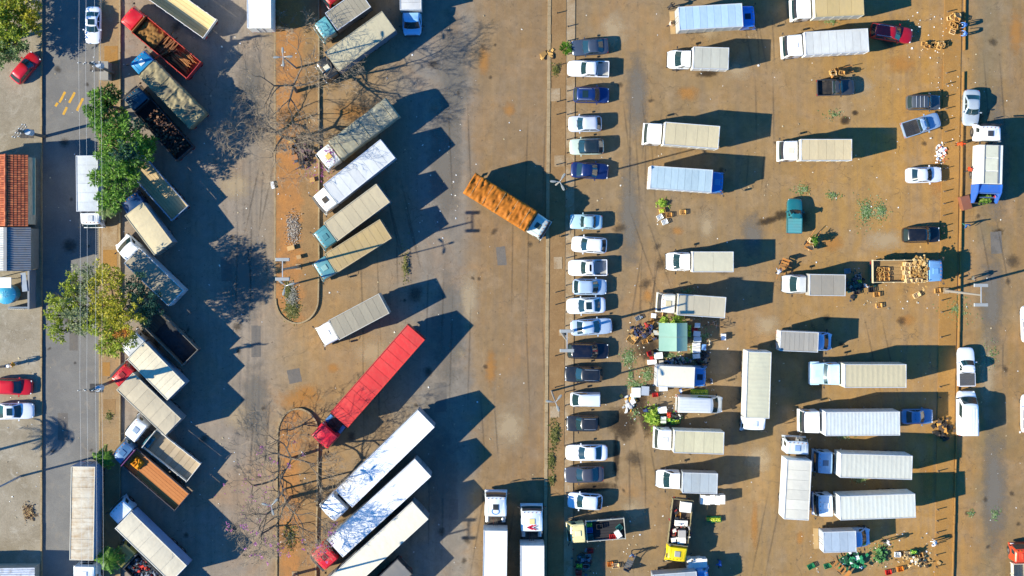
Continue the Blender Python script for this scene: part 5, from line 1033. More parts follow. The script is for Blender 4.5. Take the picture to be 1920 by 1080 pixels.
junk('reddish brown rubble in the bed of the navy cab lorry', 'D', -.2, 0, 2.6, 1.05, .55, ['#5a3a2c', '#7a5138', '#3c2a24', '#8f6a50', '#2c2422'], 520, 1)
junk('dark scrap with red and white pieces in the olive cab lorry', 'N', .6, 0, 2.2, 1.0, .6, ['#22262c', '#3c4550', '#7a828c', '#15181c', '#8a8f96', '#c03428', '#23303c'], 380, 2, 'scrap', .3)
LT_ = TRUCKS['L']; l, a = at_bed('L', LT_[1] * .36, .0, 1.76); crumple('tarp_sheet', 'bright orange-yellow tarpaulin heap in the rust-orange bed', 'tarp', l, a, 1.2, 1.1, .6, cloth('#d68a12', '#a3600c', 2.0), 8, 18, 18)
l, a = at_bed('K', 2.85, .3, 1.5); crumple('tarp_sheet', 'dark teal cover behind the white cab of the flatbed', 'tarp', l, a, .8, 1.5, .5, cloth('#2d6a7a', '#20343e', 2.0), 12, 12, 16)
def sheet_on(key, label, lx, ly, sx, sy, mat, seed): l, a = at_bed(key, lx, ly, 1.19); return crumple('cover_sheet', label, 'tarp', l, a, sx, sy, .18, mat, seed)
sheet_on('H', 'crumpled dark cover sheet on the bed beside the olive tree', -1.0, 0, 4.4, 2.1, cloth('#3d3f44', '#2a2b30', 1.2), 14)
# crates ----------------------------------------------------------------
def crate_mesh(c, lx=.6, ly=.4, hz=.3, slats=3):
    def fn():
        m = MB(); m.bx(-lx / 2, lx / 2, -ly / 2, ly / 2, 0, .02); sh = hz / slats
        for k in range(slats):
            z0, z1 = k * sh + .025, (k + 1) * sh - .01
            for s in (-1, 1): m.bx(-lx / 2, lx / 2, s * ly / 2 - .012, s * ly / 2 + .012, z0, z1); m.bx(s * lx / 2 - .012, s * lx / 2 + .012, -ly / 2 + .013, ly / 2 - .013, z0, z1)
        for s in (-1, 1):
            for q in (-1, 1): m.bx(s * (lx / 2 - .03) - .02, s * (lx / 2 - .03) + .02, q * (ly / 2 - .03) - .02, q * (ly / 2 - .03) + .02, .02, hz)
        return m.mesh('crate', c, False)
    return shared(('cr', c.name, lx, ly, hz), fn)
CRC = dict(green=paint('#14784a', .5), teal=paint('#1e6a66', .5), red=paint('#c02418', .5), white=paint('#e9e9e4', .6), wood=wood('#a8793c', '#cfa45e'), pale=wood('#c2a06a', '#dcc190'), blue=paint('#2f66b0', .5), orange=paint('#d07a1c', .5), grey=paint('#8d9498', .5), black=paint('#2a2a2c', .6), purple=paint('#5a4a8a', .5))
PRODUCE = {}
def produce(kind):
    cols = dict(green=['#4f8a1e', '#7fae2c', '#a8c84a'], yellow=['#b8c02c', '#8aa820', '#d6cf5a'], tomato=['#c0301c', '#d85030', '#a02014'])[kind]
    def fn():
        m = MB(); r = random.Random(len(kind))
        for i in range(26): x, y = r.uniform(-.25, .25), r.uniform(-.16, .16); s = r.uniform(.07, .12); m.tube([(x, y, .2), (x, y, .24 + s * .5), (x, y, .25 + s)], [s * .7, s * .8, s * .3], 6)
        return m.mesh('produce', islandmat('produce_' + kind, cols, .6))
    return shared(('pr', kind), fn)
LBL = {}
def crate(px, py, c, where, z=0.0, rz=0.0, fill=None, lx=.6, ly=.4, hz=.3, group=None, xyz=None, kind='crate'):
    X, Y = xyz[:2] if xyz else W(px, py, z); z = xyz[2] if xyz else z
    p = thing(kind, where, kind.split('_')[-1], (X, Y, z), rz, group or 'market crates and boxes')
    link('crate_frame', crate_mesh(CRC[c], lx, ly, hz), p)
    if fill: link('produce', produce(fill), p, (0, 0, hz - .3))
    return p
def foam(px, py, label, lx, ly, hz, z=0.0, rz=0.0, col='#ecebe6', group=None, xyz=None, name='foam_box', cat='box'):
    X, Y = xyz[:2] if xyz else W(px, py, z + hz); z = xyz[2] if xyz else z
    p = thing(name, label, cat, (X, Y, z), rz, group or 'market crates and boxes'); c = paint(col, .65, 0, .08)
    MB().box(0, 0, (hz - .08) / 2, lx - .04, ly - .04, hz - .08, 0, 0, 1.02).build('box_body', c, p, None, 0, False); MB().box(0, 0, hz - .04, lx, ly, .085, 0, 0, .97).build('lid', c, p, None, 0, False); return p
# round the stall
for i, (x, y, lx, ly, c, lb) in enumerate(((1307, 626, .75, .6, '#cfd6da', 'pale foam box at the top of the row right of the stall'), (1308, 637, .85, .55, '#c4ccd2', 'foam box second in the row right of the stall'), (1306, 648, .85, .6, '#e6e6e0', 'white foam box third in the row right of the stall'), (1306, 657, .85, .6, '#d9dcdc', 'foam box fourth in the row right of the stall'), (1306, 668, .8, .5, '#e9e9e4', 'foam box lowest in the row right of the stall'), (1320, 651, .45, .65, '#6f9fd6', 'small blue box beside the row of foam boxes'), (1308, 610, .6, .5, '#b9cfe0', 'tilted pale blue box above the foam box row'), (1357, 632, .5, .7, '#dfe3e8', 'lone white box on the ground right of the stall'), (1223, 679, 1.0, .5, '#f2f1ec', 'white chest below the red chair'), (1235, 667, .9, .7, '#f4f4f2', 'tilted white box beside the red chair'), (1232, 624, .8, .5, '#b9b9b0', 'grey box at the left side of the stall'), (1210, 733, .85, 1.0, '#9aa4b0', 'grey-blue box left of the white and blue cab truck'), (1193, 736, .95, 1.05, '#e4e6e2', 'white box with green tray near the leaf scraps'), (1244, 729, .9, .5, '#dce6f0', 'white box under the side of the white box truck'), (1242, 769, .95, .7, '#e9e9e6', 'white box behind the lettuce heap'), (1226, 592, .5, .5, '#e6e6ee', 'small white box above the stall beside the truck'), (1244, 784, .6, .35, '#d2dccc', 'pale box right of the lettuce heap'), (1244, 791, .6, .3, '#cdd8c8', 'lower pale box right of the lettuce heap'), (1240, 680, .5, .5, '#b8b0a0', 'grey box between stall and truck'))):
    foam(x, y, lb, lx, ly, .45, 0, .05 * (i % 5 - 2), c)
for i, (x, y, c, rz, f, lb, k) in enumerate(((1228, 740, 'red', .1, None, 'red crate beside the grey-blue box', 1), (1254, 778, 'red', 1.5, 'tomato', 'red crate right of the lettuce heap', 1), (1302, 617, 'red', .3, None, 'red crate at the upper right corner of the stall', 1), (1235, 589, 'pale', -.3, None, 'pale wooden tray beside the truck with the lamp shadow', 1.3), (1187, 632, 'wood', .95, None, 'large wooden slatted pallet left of the stall', 2.2), (1209, 640, 'wood', .2, None, 'small wooden crate near the dark bags', 1), (1220, 632, 'wood', .6, None, 'brown wooden crate close to the stall side', 1), (1220, 614, 'blue', .8, None, 'blue crate above the dark bags', .9), (1200, 626, 'purple', .4, None, 'purple crate on the dark bags', 1), (1292, 614, 'teal', 1.5, 'green', 'upper green crate under the stall edge', 1), (1292, 626, 'teal', 1.5, 'green', 'lower green crate under the stall edge', 1), (1196, 596, 'grey', .5, None, 'grey tray at the upper left of the stall', 1), (1222, 603, 'wood', 1.0, None, 'dark wooden crate above the stall', 1), (1190, 741, 'green', 1.55, None, 'green tray on the white box', .8), (1252, 786, 'green', 0, 'green', 'crate of green vegetables below the white delivery van', 1), (1263, 792, 'green', .1, 'green', 'crate of greens under the truck edge', 1.1), (1270, 790, 'green', .2, 'yellow', 'crate of yellow greens next to the van', 1), (1252, 618, 'black', .3, None, 'black crate tucked under the stall', 1))):
    crate(x, y, c, lb, 0.02, rz, f, .6 * k, .42 * k, .3)
for i in range(8):
    crate(1299 + (i % 4) * 8, 733 + (i // 4) * 8, 'green', 'crate of yellow-green melons stacked above the white delivery van', .02 + .0 * i, .05, 'yellow', .46, .42, .9 if False else .34, 'melon crates')
# polystyrene stacks near the yellow truck
for i in range(5): foam(1318 + i * 9.3, 937 + (i % 2) * 1.2, 'white foam box in the row under the blue-grey truck', .52, 1.0, 1.2, 0, .06 * (i % 3 - 1), '#f3efe2', 'row of foam boxes')
for i in range(4): foam(1293 + i * 9.5, 1057 + (i % 2), 'white foam box in the row beside the yellow cab', .54, 1.15, 1.25, 0, .04, '#f0ece2', 'foam boxes by the yellow cab')
for (x, y, c, lb) in ((1329, 972, 'green', 'left crate of greens right of the yellow truck'), (1338, 973, 'green', 'middle crate of greens right of the yellow truck'), (1347, 973, 'green', 'right crate of greens right of the yellow truck')): crate(x, y, c, lb, 0, .1, 'yellow', .5, .6, .32)
# yellow truck load
for i, (lx, ly, sx, sy, hz, lb) in enumerate(((-1.7, .35, 1.1, 1.2, .8, 'large white box at the rear of the yellow truck bed'), (.1, .1, .6, 1.4, .5, 'long white box across the yellow truck bed'), (1.2, .3, .8, .8, .7, 'grey tub in the yellow truck bed'), (1.9, .35, .7, .9, .55, 'white box near the yellow cab'), (2.0, -.5, .5, .5, .5, 'small white box behind the yellow cab'))):
    l, a = at_bed('23', lx, ly, 1.2); foam(0, 0, lb, sx, sy, hz, 0, a + .06 * i, '#e9e4d6' if i != 2 else '#a9a49c', 'boxes on the yellow truck', l)
for i, (lx, ly, c, lb) in enumerate(((1.2, -.6, 'red', 'red crate on the yellow truck'), (2.3, .2, 'blue', 'blue crate behind the yellow cab'), (2.3, .75, 'wood', 'wooden crate behind the yellow cab'), (-.7, -.3, 'wood', 'brown crate in the middle of the yellow truck'))):
    l, a = at_bed('23', lx, ly, 1.2); crate(0, 0, c, lb, 0, a, None, .6, .5, .4, 'boxes on the yellow truck', l)
for i, (lx, ly, c, lb) in enumerate(((1.7, .6, 'teal', 'upper green crate behind the cream cab'), (1.7, -.1, 'blue', 'blue crate behind the cream cab'), (1.7, -.7, 'green', 'lower green crate behind the cream cab'), (.6, -.4, 'black', 'black crate in the cream cab truck'), (-1.4, .75, 'grey', 'grey tray at the tail of the cream cab truck'), (-1.5, -.1, 'teal', 'teal crate at the tail of the cream cab truck'), (-.7, .8, 'red', 'red crate on the cream cab truck'))):
    l, a = at_bed('24', lx, ly, 1.2); crate(0, 0, c, lb, 0, a + (.6 if i == 5 else 0), 'green' if c == 'green' else None, .62, .5, .42, 'crates on the cream cab truck', l)
l, a = at_bed('24', -1.3, .55, 1.2); foam(0, 0, 'white sack-like box at the tail of the cream cab truck', .6, .8, .5, 0, a + .5, '#e6e2d8', 'crates on the cream cab truck', l)
# wood lorry: stacked wooden crates
r = random.Random(9)
for i in range(48):
    lx = .75 + .60 * (i % 3) + r.gauss(0, .09); ly = -1.0 + .43 * ((i // 3) % 5) + r.gauss(0, .03); zz = 1.19 + .31 * (i // 15); l, a = at_bed('25', lx, ly, zz); crate(0, 0, 'wood' if r.random() < .35 else 'pale', 'wooden crate in the stack behind the blue cab', 0, a + r.gauss(0, .14), None, .6, .4, .3, 'crates stacked on the wood lorry', l)
for i in range(9):
    lx = -2.2 + .45 * (i % 3) + r.gauss(0, .05); ly = -.85 + .5 * (i // 3) + r.gauss(0, .05); l, a = at_bed('25', lx, ly, 1.19); crate(0, 0, 'wood', 'loose wooden crate at the tail of the wood lorry', 0, a + r.gauss(0, .2), None, .55, .4, .3, 'loose crates on the wood lorry', l)
for k in range(6): l, a = at_bed('25', 2.6, -1.0 + k * .4, 1.2); tag(MB().box(0, 0, .55, .1, .07, 1.1).box(0, 0, 1.1, .5, .09, .05).build('stake', wood('#9a7a48', '#bf9c62'), None, l, a, False), 'wooden stake in the row behind the blue cab of the wood lorry', 'stake', 'stakes on the wood lorry')
# ground crates
for i, (x, y, c, rz, f, lb) in enumerate(((1520, 1061, 'green', .5, None, 'green crate lying open, leftmost at the bottom'), (1551, 1060, 'green', .3, None, 'green crate beside the wooden barrow'), (1682, 1039, 'white', .0, None, 'pale crate left in the bottom market row'), (1701, 1038, 'pale', 0, None, 'pale crate second in the bottom market row'), (1713, 1034, 'green', 0, 'green', 'green crate in the bottom market row'), (1724, 1040, 'wood', .2, None, 'wooden crate in the bottom market row'), (1713, 1050, 'wood', .5, None, 'wooden crate below the green one'), (1687, 1066, 'orange', .2, None, 'orange crate at the bottom edge'), (1665, 1072, 'red', .2, None, 'red crate at the bottom edge'), (1609, 528, 'teal', .1, 'green', 'teal crate behind the grey box truck'), (1608, 519, 'grey', .1, None, 'grey crate behind the grey box truck'), (1588, 508, 'grey', .1, None, 'grey tray above the grey box truck'), (1605, 547, 'black', .1, None, 'black crate below the grey box truck'), (1633, 543, 'black', .1, None, 'black crate near the wood lorry tail'), (1643, 552, 'wood', .1, None, 'small cardboard block below the wood lorry'), (1647, 573, 'wood', .1, None, 'small cardboard block standing alone'), (1757, 545, 'wood', .1, None, 'wooden crate under the blue cab lorry'), (1718, 553, 'pale', .5, None, 'broken wooden crate near the wood lorry'), (1144, 1057, 'orange', .1, None, 'orange tray near the man with a cart'), (1154, 1060, 'pale', .1, None, 'cream tray near the man with a cart'), (1086, 1060, 'green', 0, 'green', 'green crate of cabbages at the bottom'), (1099, 1061, 'grey', 0, None, 'grey tub at the bottom'), (1102, 1043, 'grey', 0, None, 'grey tub above another'), (1107, 1032, 'red', 0, None, 'red bucket crate at the bottom'), (1088, 1046, 'teal', 0, None, 'teal crate in the shadow at the bottom'), (1085, 1074, 'red', 0, None, 'dark red crate at the bottom edge'), (1254, 403, 'wood', 0, None, 'cardboard box right in the small vegetable pile'), (1280, 398, 'wood', 0, None, 'cardboard box standing apart from the vegetable pile'), (1241, 395, 'wood', .2, 'yellow', 'wooden crate with yellow leaves'), (1237, 407, 'white', .5, None, 'white tray below the vegetable pile'), (1246, 416, 'white', .4, None, 'small white tray lowest of the vegetable pile'))):
    crate(x, y, c, lb, .0 if x < 1770 and x > 1080 else .05, rz, f, .75 if c in ('green', 'pale') else .62, .5, .32)
# wooden crate heaps at the upper right
def heap(n, px, py, sx, sy, label, group, layers=2, seed=1, z=.02, c='wood'):
    r = random.Random(seed); X, Y = W(px, py)
    for i in range(n):
        crate(0, 0, c if r.random() < .75 else 'pale', label, 0, r.gauss(0, .35), None, .58, .42, .3, group, (X + r.uniform(-sx, sx), Y + r.uniform(-sy, sy), z + .31 * (i % layers)))
heap(14, 1786, 46, .42, .95, 'wooden crate in the tall heap beside the right kerb', 'crates heaped by the right kerb', 3, 2)
heap(10, 1752, 86, 1.3, .22, 'wooden crate in the low row left of the heap at the right kerb', 'crates in a row by the right kerb', 2, 3)
# market stall
def stall():
    X, Y = W(1268, 632, 2.4); p = thing('market_stall', 'market stall with a pale green two-pitch canopy', 'stall', (X, Y)); cm, t, b = newmat('green_canopy')
    pp = pos(t); t.links.new(mixc(t, nz(t, 1.5, 4, .6, pp), (.30, .46, .36), (.20, .36, .27)), b.inputs['Base Color']); b.inputs['Roughness'].default_value = .35; b.inputs['Transmission Weight'].default_value = .0
    for k in range(2):
        y0, y1 = (-1.5, .0) if k == 0 else (.02, 1.5)
        for (xa, za, xb, zb) in ((-1.85, 2.35, .0, 2.75), (.03, 2.75, 1.2, 2.25)):
            MB().grid(6, 3, lambda u, v: (xa + (xb - xa) * u, y0 + (y1 - y0) * v, za + (zb - za) * u - .05 * math.sin(PI * u))).grid(6, 3, lambda u, v: (xa + (xb - xa) * u, y0 + (y1 - y0) * v, za + (zb - za) * u - .05 * math.sin(PI * u) - .02)).build('canopy_panel', cm, p)
    for x, z in ((-1.8, 2.3), (0, 2.68), (1.15, 2.2)):
        for y in (-1.45, 1.45): MB().tube([(x, y, 0), (x, y, z)], .035, 6).build('post', STEEL, p)
        MB().tube([(x, -1.5, z), (x, 1.5, z)], .03, 6).build('cross_bar', STEEL, p)
    MB().bx(-1.4, .9, -1.2, 1.2, .75, .8).build('table_top', wood('#7a6040', '#927450'), p, None, 0, False)
    for x in (-1.3, .8):
        for y in (-1.1, 1.1): MB().bx(x - .03, x + .03, y - .03, y + .03, 0, .75).build('table_leg', DARK, p, None, 0, False)
stall()
X, Y = W(1218, 663, .6); p = thing('plastic_chair', 'bright red plastic chair beside the stall', 'chair', (X, Y), .3)
MB().box(0, 0, .45, .5, .5, .05).build('seat', CRC['red'], p); MB().box(-.24, 0, .7, .05, .5, .5).build('backrest', CRC['red'], p)
for x in (-.2, .2):
    for y in (-.2, .2): MB().box(x, y, .22, .05, .05, .44).build('leg', CRC['red'], p)
X, Y = W(1222, 672, .6); p = thing('plastic_stool', 'small red plastic stool below the red chair', 'stool', (X, Y), .1); MB().box(0, 0, .42, .38, .38, .05).build('seat', CRC['red'], p)
for x in (-.15, .15):
    for y in (-.15, .15): MB().box(x, y, .2, .05, .05, .4).build('leg', CRC['red'], p)
# leafy heaps and scraps
def greens(name, label, px, py, rx, ry, hh, n, mat, seed, ll=.3, kind='stuff', cat='vegetables', z=.02):
    r = random.Random(seed); X, Y = W(px, py); m = MB()
    for i in range(n):
        a = r.uniform(0, 2 * PI); q = abs(r.gauss(0, .5)); x, y = rx * q * math.cos(a), ry * q * math.sin(a)
        leaf(m, Vector((x, y, .01 + hh * max(0, 1 - q) * r.random())), Vector((r.gauss(0, 1), r.gauss(0, 1), r.gauss(.0, .35 if hh > .2 else .05))), Vector((r.gauss(0, .3), r.gauss(0, .3), 1)), ll * r.uniform(.5, 1.3), ll * r.uniform(.3, .6))
    return tag(m.build(name, mat, None, (X, Y, z), 0, False), label, cat, None, kind)
LET = leafmat('lettuce', (.10, .22, .02), (.28, .45, .05), (.55, .65, .12))
greens('lettuce_heap', 'bright yellow-green lettuce heap beside white boxes', 1225, 781, .95, 1.25, .8, 900, LET, 1, .34)
greens('lettuce_heap', 'yellow-green leaves on top of the stall edge', 1268, 600, .8, .45, .7, 420, LET, 2, .3, z=.9)
greens('lettuce_heap', 'small yellow-green leaf heap left on the stall edge', 1243, 600, .4, .4, .6, 200, LET, 3, .3, z=.9)
greens('lettuce_heap', 'yellow-green bunch on the small pile of boxes in mid lot', 1242, 382, .55, .5, .5, 260, LET, 4, .3)
SCR = leafm['scrap']
for i, (x, y, rx, ry, n, lb) in enumerate(((1178, 672, 1.0, 1.1, 300, 'green leaf scraps left of the red chair'), (1212, 702, .9, 1.0, 240, 'green leaf scraps curving below the wet stain'), (1195, 722, 1.3, .5, 220, 'leaf scraps along the boxes by the white truck'), (1182, 705, .35, 1.3, 130, 'thin trail of leaf scraps down the lot'), (1506, 356, 1.1, .8, 170, 'thin scatter of leaves in the middle of the lot'), (1561, 366, .75, .4, 130, 'small leaf patch right of the thin scatter'), (1624, 397, 1.0, 1.6, 420, 'large leaf pile in the middle of the lot'), (1651, 396, .8, 1.2, 330, 'blue-green leaf pile beside the large one'), (1790, 580, 2.0, 2.0, 330, 'withered greens strewn over the right kerb'), (1820, 963, .5, .5, 70, 'small green tuft on the far right road'), (1865, 965, .7, 1.1, 90, 'thin green scatter on the far right road'), (1860, 665, 1.4, 2.2, 60, 'sparse leaf bits beyond the right kerb'), (1563, 215, 1.2, 1.0, 70, 'pale leaf bits below the dark pickup'), (1560, 40, 1.2, .4, 80, 'yellowish scraps below the tan box truck'), (1300, 655, .6, 2.0, 200, 'leaf scraps right of the stall'), (1255, 668, 1.6, .5, 200, 'leaf scraps along the lower stall edge'), (1320, 630, 1.0, 1.6, 130, 'dark leaves in the shade right of the stall'), (1650, 1035, 1.6, 1.5, 300, 'green leaves strewn at the bottom market row'), (1612, 900, 1.0, .6, 120, 'greens on the ground between two white trucks'), (1580, 818, 1.3, .5, 110, 'greens on the ground under the ribbed truck'), (1290, 545, 1.4, .5, 80, 'scraps above the truck with the lamp shadow'), (1190, 775, .8, 1.0, 60, 'loose leaves by the lettuce heap'))):
    greens('leaf_scraps', lb, x, y, rx, ry, .08, n, SCR if i != 7 else LB if False else SCR, 20 + i, .22)
GRS = leafmat('dry_grass', (.06, .08, .015), (.16, .17, .04), (.32, .28, .10))
for i, (x, y, rx, ry, n, lb) in enumerate(((548, 580, .9, 1.2, 900, 'rough grass at the rounded end of the upper island'), (1040, 815, .6, 1.6, 500, 'weeds on the verge below the inspection slab'), (1034, 862, .4, 1.2, 260, 'weeds on the verge by the white sedan'), (1035, 900, .35, .6, 120, 'small weeds by the charcoal sedan'), (1042, 130, .5, .8, 160, 'weeds at the verge near the white pickup'), (760, 500, .5, 2.4, 160, 'dry tufts along the seam beside the asphalt lane'), (540, 545, .5, 1.2, 400, 'pale dry grass on the upper island'), (205, 780, .5, .7, 120, 'dead grass in the pavement pit'), (545, 1005, .9, 1.8, 260, 'thin grass on the lower median'))):
    greens('grass', lb, x, y, rx, ry, .16, n, GRS, 50 + i, .26, 'stuff', 'grass', .13)
X, Y = W(1061, 92); p = thing('shrub', 'small leafy green shrub at the nose of the dark grey sedan', 'plant', (X, Y)); m = MB(); r = random.Random(4)
for i in range(260): v = Vector((r.gauss(0, 1), r.gauss(0, 1), abs(r.gauss(0, .7)))).normalized(); leaf(m, Vector((0, 0, .5)) + v * r.uniform(.1, .6), v, Vector((0, 0, 1)), .3, .12)
m.build('foliage', LG, p, None, 0, False); MB().tube([(0, 0, 0), (.05, 0, .6)], .04, 6).build('stem', WOODP, p)
# plaster rubble and rubbish on the island
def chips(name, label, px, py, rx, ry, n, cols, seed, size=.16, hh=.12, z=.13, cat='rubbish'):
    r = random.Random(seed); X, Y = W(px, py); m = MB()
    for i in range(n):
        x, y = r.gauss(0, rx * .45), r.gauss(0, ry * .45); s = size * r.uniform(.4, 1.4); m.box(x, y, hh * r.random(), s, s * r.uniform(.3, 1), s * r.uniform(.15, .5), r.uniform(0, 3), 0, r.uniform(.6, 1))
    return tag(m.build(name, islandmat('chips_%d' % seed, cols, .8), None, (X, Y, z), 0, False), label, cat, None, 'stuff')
chips('plaster_rubble', 'heap of white plaster rubble on the upper island', 550, 430, .75, 1.7, 1100, ['#a89e90', '#8f8274', '#bdb6aa', '#7d7064', '#a08e78'], 1, .09)
chips('plaster_rubble', 'grey-white debris above the island grass', 548, 556, .7, 1.3, 800, ['#8a887c', '#74725f', '#a3a092', '#62614f'], 2, .09)
chips('trash_pile', 'coloured rubbish at the left of the stall', 1206, 622, 1.5, .8, 110, ['#2a2a30', '#3a3348', '#2c3a58', '#8a6a40', '#1c1c20', '#a08a60'], 3, .3, .4, .0)
chips('trash_pile', 'dark junk and rags on the island by the petal-strewn cab', 565, 282, 1.3, 1.7, 170, ['#2a2530', '#3a302e', '#1e1c22', '#3c4a5c', '#5a4438', '#4a2a44'], 4, .34, .5, .13)
chips('trash_pile', 'rubbish in a pit on the left pavement', 56, 960, .7, 1.0, 320, ['#8a6a40', '#9a8058', '#3a2c20', '#a89060', '#5a4028'], 5, .13, .15, .13)
chips('trash_pile', 'white bags of rubbish below the boxes', 1180, 757, .7, .9, 40, ['#c8c8c4', '#a8a8a8', '#d8a040', '#e0e0dc'], 6, .4, .25, .0)
chips('trash_pile', 'paper rubbish by the right kerb above the orange worker', 1765, 285, .6, 1.0, 90, ['#e0e0e0', '#c06040', '#a0b0c8', '#e8d8c0', '#ffffff'], 7, .22, .2, .0)
chips('trash_pile', 'green bags of produce beside the wooden barrow', 1597, 1050, 1.6, .9, 120, ['#0f5a38', '#1c7a4c', '#0a4028', '#d8e0dc', '#2a8a58'], 8, .38, .5, .0, 'bags')
chips('trash_pile', 'dark green produce in the bottom market row', 1650, 1042, .7, .9, 140, ['#1c4a24', '#2f6a34', '#0e3018', '#5a8a48'], 9, .24, .4, .0, 'produce')
chips('trash_pile', 'dark junk beside the blue sedan at the kerb', 1768, 800, .9, 1.1, 90, ['#2a2420', '#4a3c30', '#c08a3c', '#3a342e', '#1a1816'], 10, .4, .5, .0)
chips('trash_pile', 'torn cardboard lying on the kerb near the small shrub', 1025, 104, .6, .7, 14, ['#b08a4c', '#c79c58', '#8a6a38', '#2a2018'], 11, .6, .08, .14)
def petals(label, px, py, rx, ry, n, seed, z=.14):
    r = random.Random(seed); X, Y = W(px, py); m = MB()
    for i in range(n): leaf(m, Vector((r.gauss(0, rx * .5), r.gauss(0, ry * .5), 0)), Vector((r.gauss(0, 1), r.gauss(0, 1), 0)), Vector((0, 0, 1)), .14, .11)
    tag(m.build('fallen_petals', PINK, None, (X, Y, z), 0, False), label, 'petals', None, 'stuff')
petals('pink fallen petals on the ground before the white cab lorry', 596, 312, 1.8, 1.8, 150, 1); petals('pink fallen petals in the left yard', 480, 920, 2.4, 4.0, 60, 2, .012); petals('pink petals on the petal-strewn cab roof', 624, 292, .5, .7, 80, 3, 2.5)
# litter all over
r = random.Random(77); m = MB()
def bit(x, y, s, z=.012): m.box(x, y, z + s * .12, s, s * r.uniform(.35, 1), s * .22, r.uniform(0, 3), 0, r.uniform(.6, 1))
for (x0, x1, y0, y1, n) in ((230, 500, 30, 1060, 110), (600, 1015, 20, 1060, 120), (520, 595, 20, 560, 60), (520, 595, 780, 1070, 40), (1085, 1790, 10, 1070, 260), (1800, 1915, 10, 1070, 60), (82, 186, 20, 1070, 30), (2, 76, 600, 1000, 30), (1170, 1340, 590, 800, 240), (1500, 1760, 1000, 1075, 90), (1080, 1240, 1000, 1075, 40), (1590, 1770, 500, 580, 50), (1700, 1800, 20, 110, 60), (740, 860, 260, 480, 40), (1740, 1800, 20, 340, 50)):
    for i in range(n):
        x, y = W(r.uniform(x0, x1), r.uniform(y0, y1)); bit(x, y, abs(r.gauss(.05, .055)) + .035, .14 if (x0 in (520, 2)) else .07 if x0 == 1740 else .012)
tag(m.build('litter', islandmat('litter_bits', ['#f0f0ee', '#d8d8d4', '#e6e2d4', '#b8a888', '#d0d8e0', '#8a7a60', '#c8b890'], .7), None, None, 0, False), 'scattered scraps of paper and plastic all over the yard', 'litter', None, 'stuff')
# cardboard and single things on the island
for (x, y, lx, ly, hz, c, lb) in ((585, 337, .55, .5, .35, '#b58a4c', 'cardboard box at the kerb of the upper island'), (545, 465, .8, .5, .35, '#c09a62', 'cardboard box near the foot of the rubble heap'), (560, 482, .5, .45, .4, '#a8875a', 'cardboard box beside the floodlight pole'), (546, 263, .8, .6, .6, '#d0a050', 'yellowish box on the island below the leaning tree'), (511, 347, .35, .8, .2, '#dfe3e6', 'white bag at the left kerb of the island'), (552, 295, .7, .6, .5, '#a06a3c', 'brown box near the island junk'), (1812, 380, 1.0, 1.5, 1.0, '#7a4a34', 'rusty open bin beyond the right kerb')):
    foam(x, y, lb, lx, ly, hz, .13 if x < 600 else 0, .25, c, 'boxes left on the ground')
# ---- handcarts
def cart(label, px, py, ang, L=1.9, w=.85, load=None, col=('#8a5a2c', '#b07a3c')):
    X, Y = W(px, py, .5); p = thing('handcart', label, 'handcart', (X, Y), math.radians(ang)); wm = wood(*col)
    for k in range(5): MB().box(-L / 2 + .1 + (L - .2) * k / 4, 0, .55, .2, w, .04).build('slat', wm, p, None, 0, False)
    for s in (-1, 1):
        MB().tube([(-L / 2, s * w * .42, .5), (L / 2, s * w * .42, .5), (L / 2 + .9, s * w * .36, .75)], .035, 6).build('shaft', wm, p); wheel(p, -.2, s * (w / 2 + .06), .28, .08)
    MB().box(-L / 2 + .03, 0, .85, .05, w, .6).build('end_board', wm, p, None, 0, False)
    return p
cart('wooden handcart loaded with slatted crates above the dark pickup', 1570, 136, 15, 1.6); cart('wooden handcart standing by the grey box truck with its long shafts up', 1470, 498, 250, 1.5); cart('handcart piled with yellow crates and greens in mid lot', 1520, 456, 62, 1.5)
cart('wooden barrow at the bottom beside the green bags', 1577, 1066, 140, 1.9); cart('metal handcart pushed by a person near the cream cab truck', 1178, 1060, 65, 1.2, .7, None, ('#3a3c3e', '#5a5c5e'))
heap(5, 1519, 456, .25, .5, 'yellow crate of greens on the handcart in mid lot', 'crates on the mid-lot handcart', 2, 6, .6, 'pale'); greens('lettuce_heap', 'greens on the handcart in mid lot', 1523, 451, .4, .6, .5, 200, LG, 12, .25, z=1.1)
heap(6, 1566, 137, .6, .25, 'crate on the handcart above the dark pickup', 'crates on the upper handcart', 2, 7, .6)
# ---- bicycle and motorbike
def bicycle(label, px, py, ang):
    X, Y = W(px, py); p = thing('bicycle', label, 'bicycle', (X, Y), math.radians(ang)); fm = paint('#5a4034', .5)
    for x in (-.52, .52):
        n = 24; rr = [[((.33 + .02 * math.cos(b)) * math.cos(a) + x, .02 * math.sin(b), (.33 + .02 * math.cos(b)) * math.sin(a) + .35) for b in (0, PI * .5, PI, PI * 1.5)] for a in (2 * PI * i / n for i in range(n))]
        m = MB(); m.loft(rr + [rr[0]], False, False); w_ = m.build('wheel', TYRE, p)
        for k in range(6): a = k * PI / 6; MB().tube([(x - .31 * math.cos(a), 0, .35 - .31 * math.sin(a)), (x + .31 * math.cos(a), 0, .35 + .31 * math.sin(a))], .004, 3).build('spoke', CHROME, w_)
    MB().tube([(-.52, 0, .35), (-.05, 0, .32), (.42, 0, .8), (-.15, 0, .82), (-.05, 0, .32)], .022, 6).tube([(-.52, 0, .35), (-.15, 0, .82)], .018, 6).tube([(.52, 0, .35), (.40, 0, .95)], .02, 6).build('frame', fm, p)
    MB().tube([(.3, -.28, .98), (.4, -.1, 1.0), (.4, .1, 1.0), (.3, .28, .98)], .015, 6).build('handlebar', CHROME, p); MB().box(-.18, 0, .92, .26, .16, .06, 0, 0, .7).build('saddle', BLACKP, p)
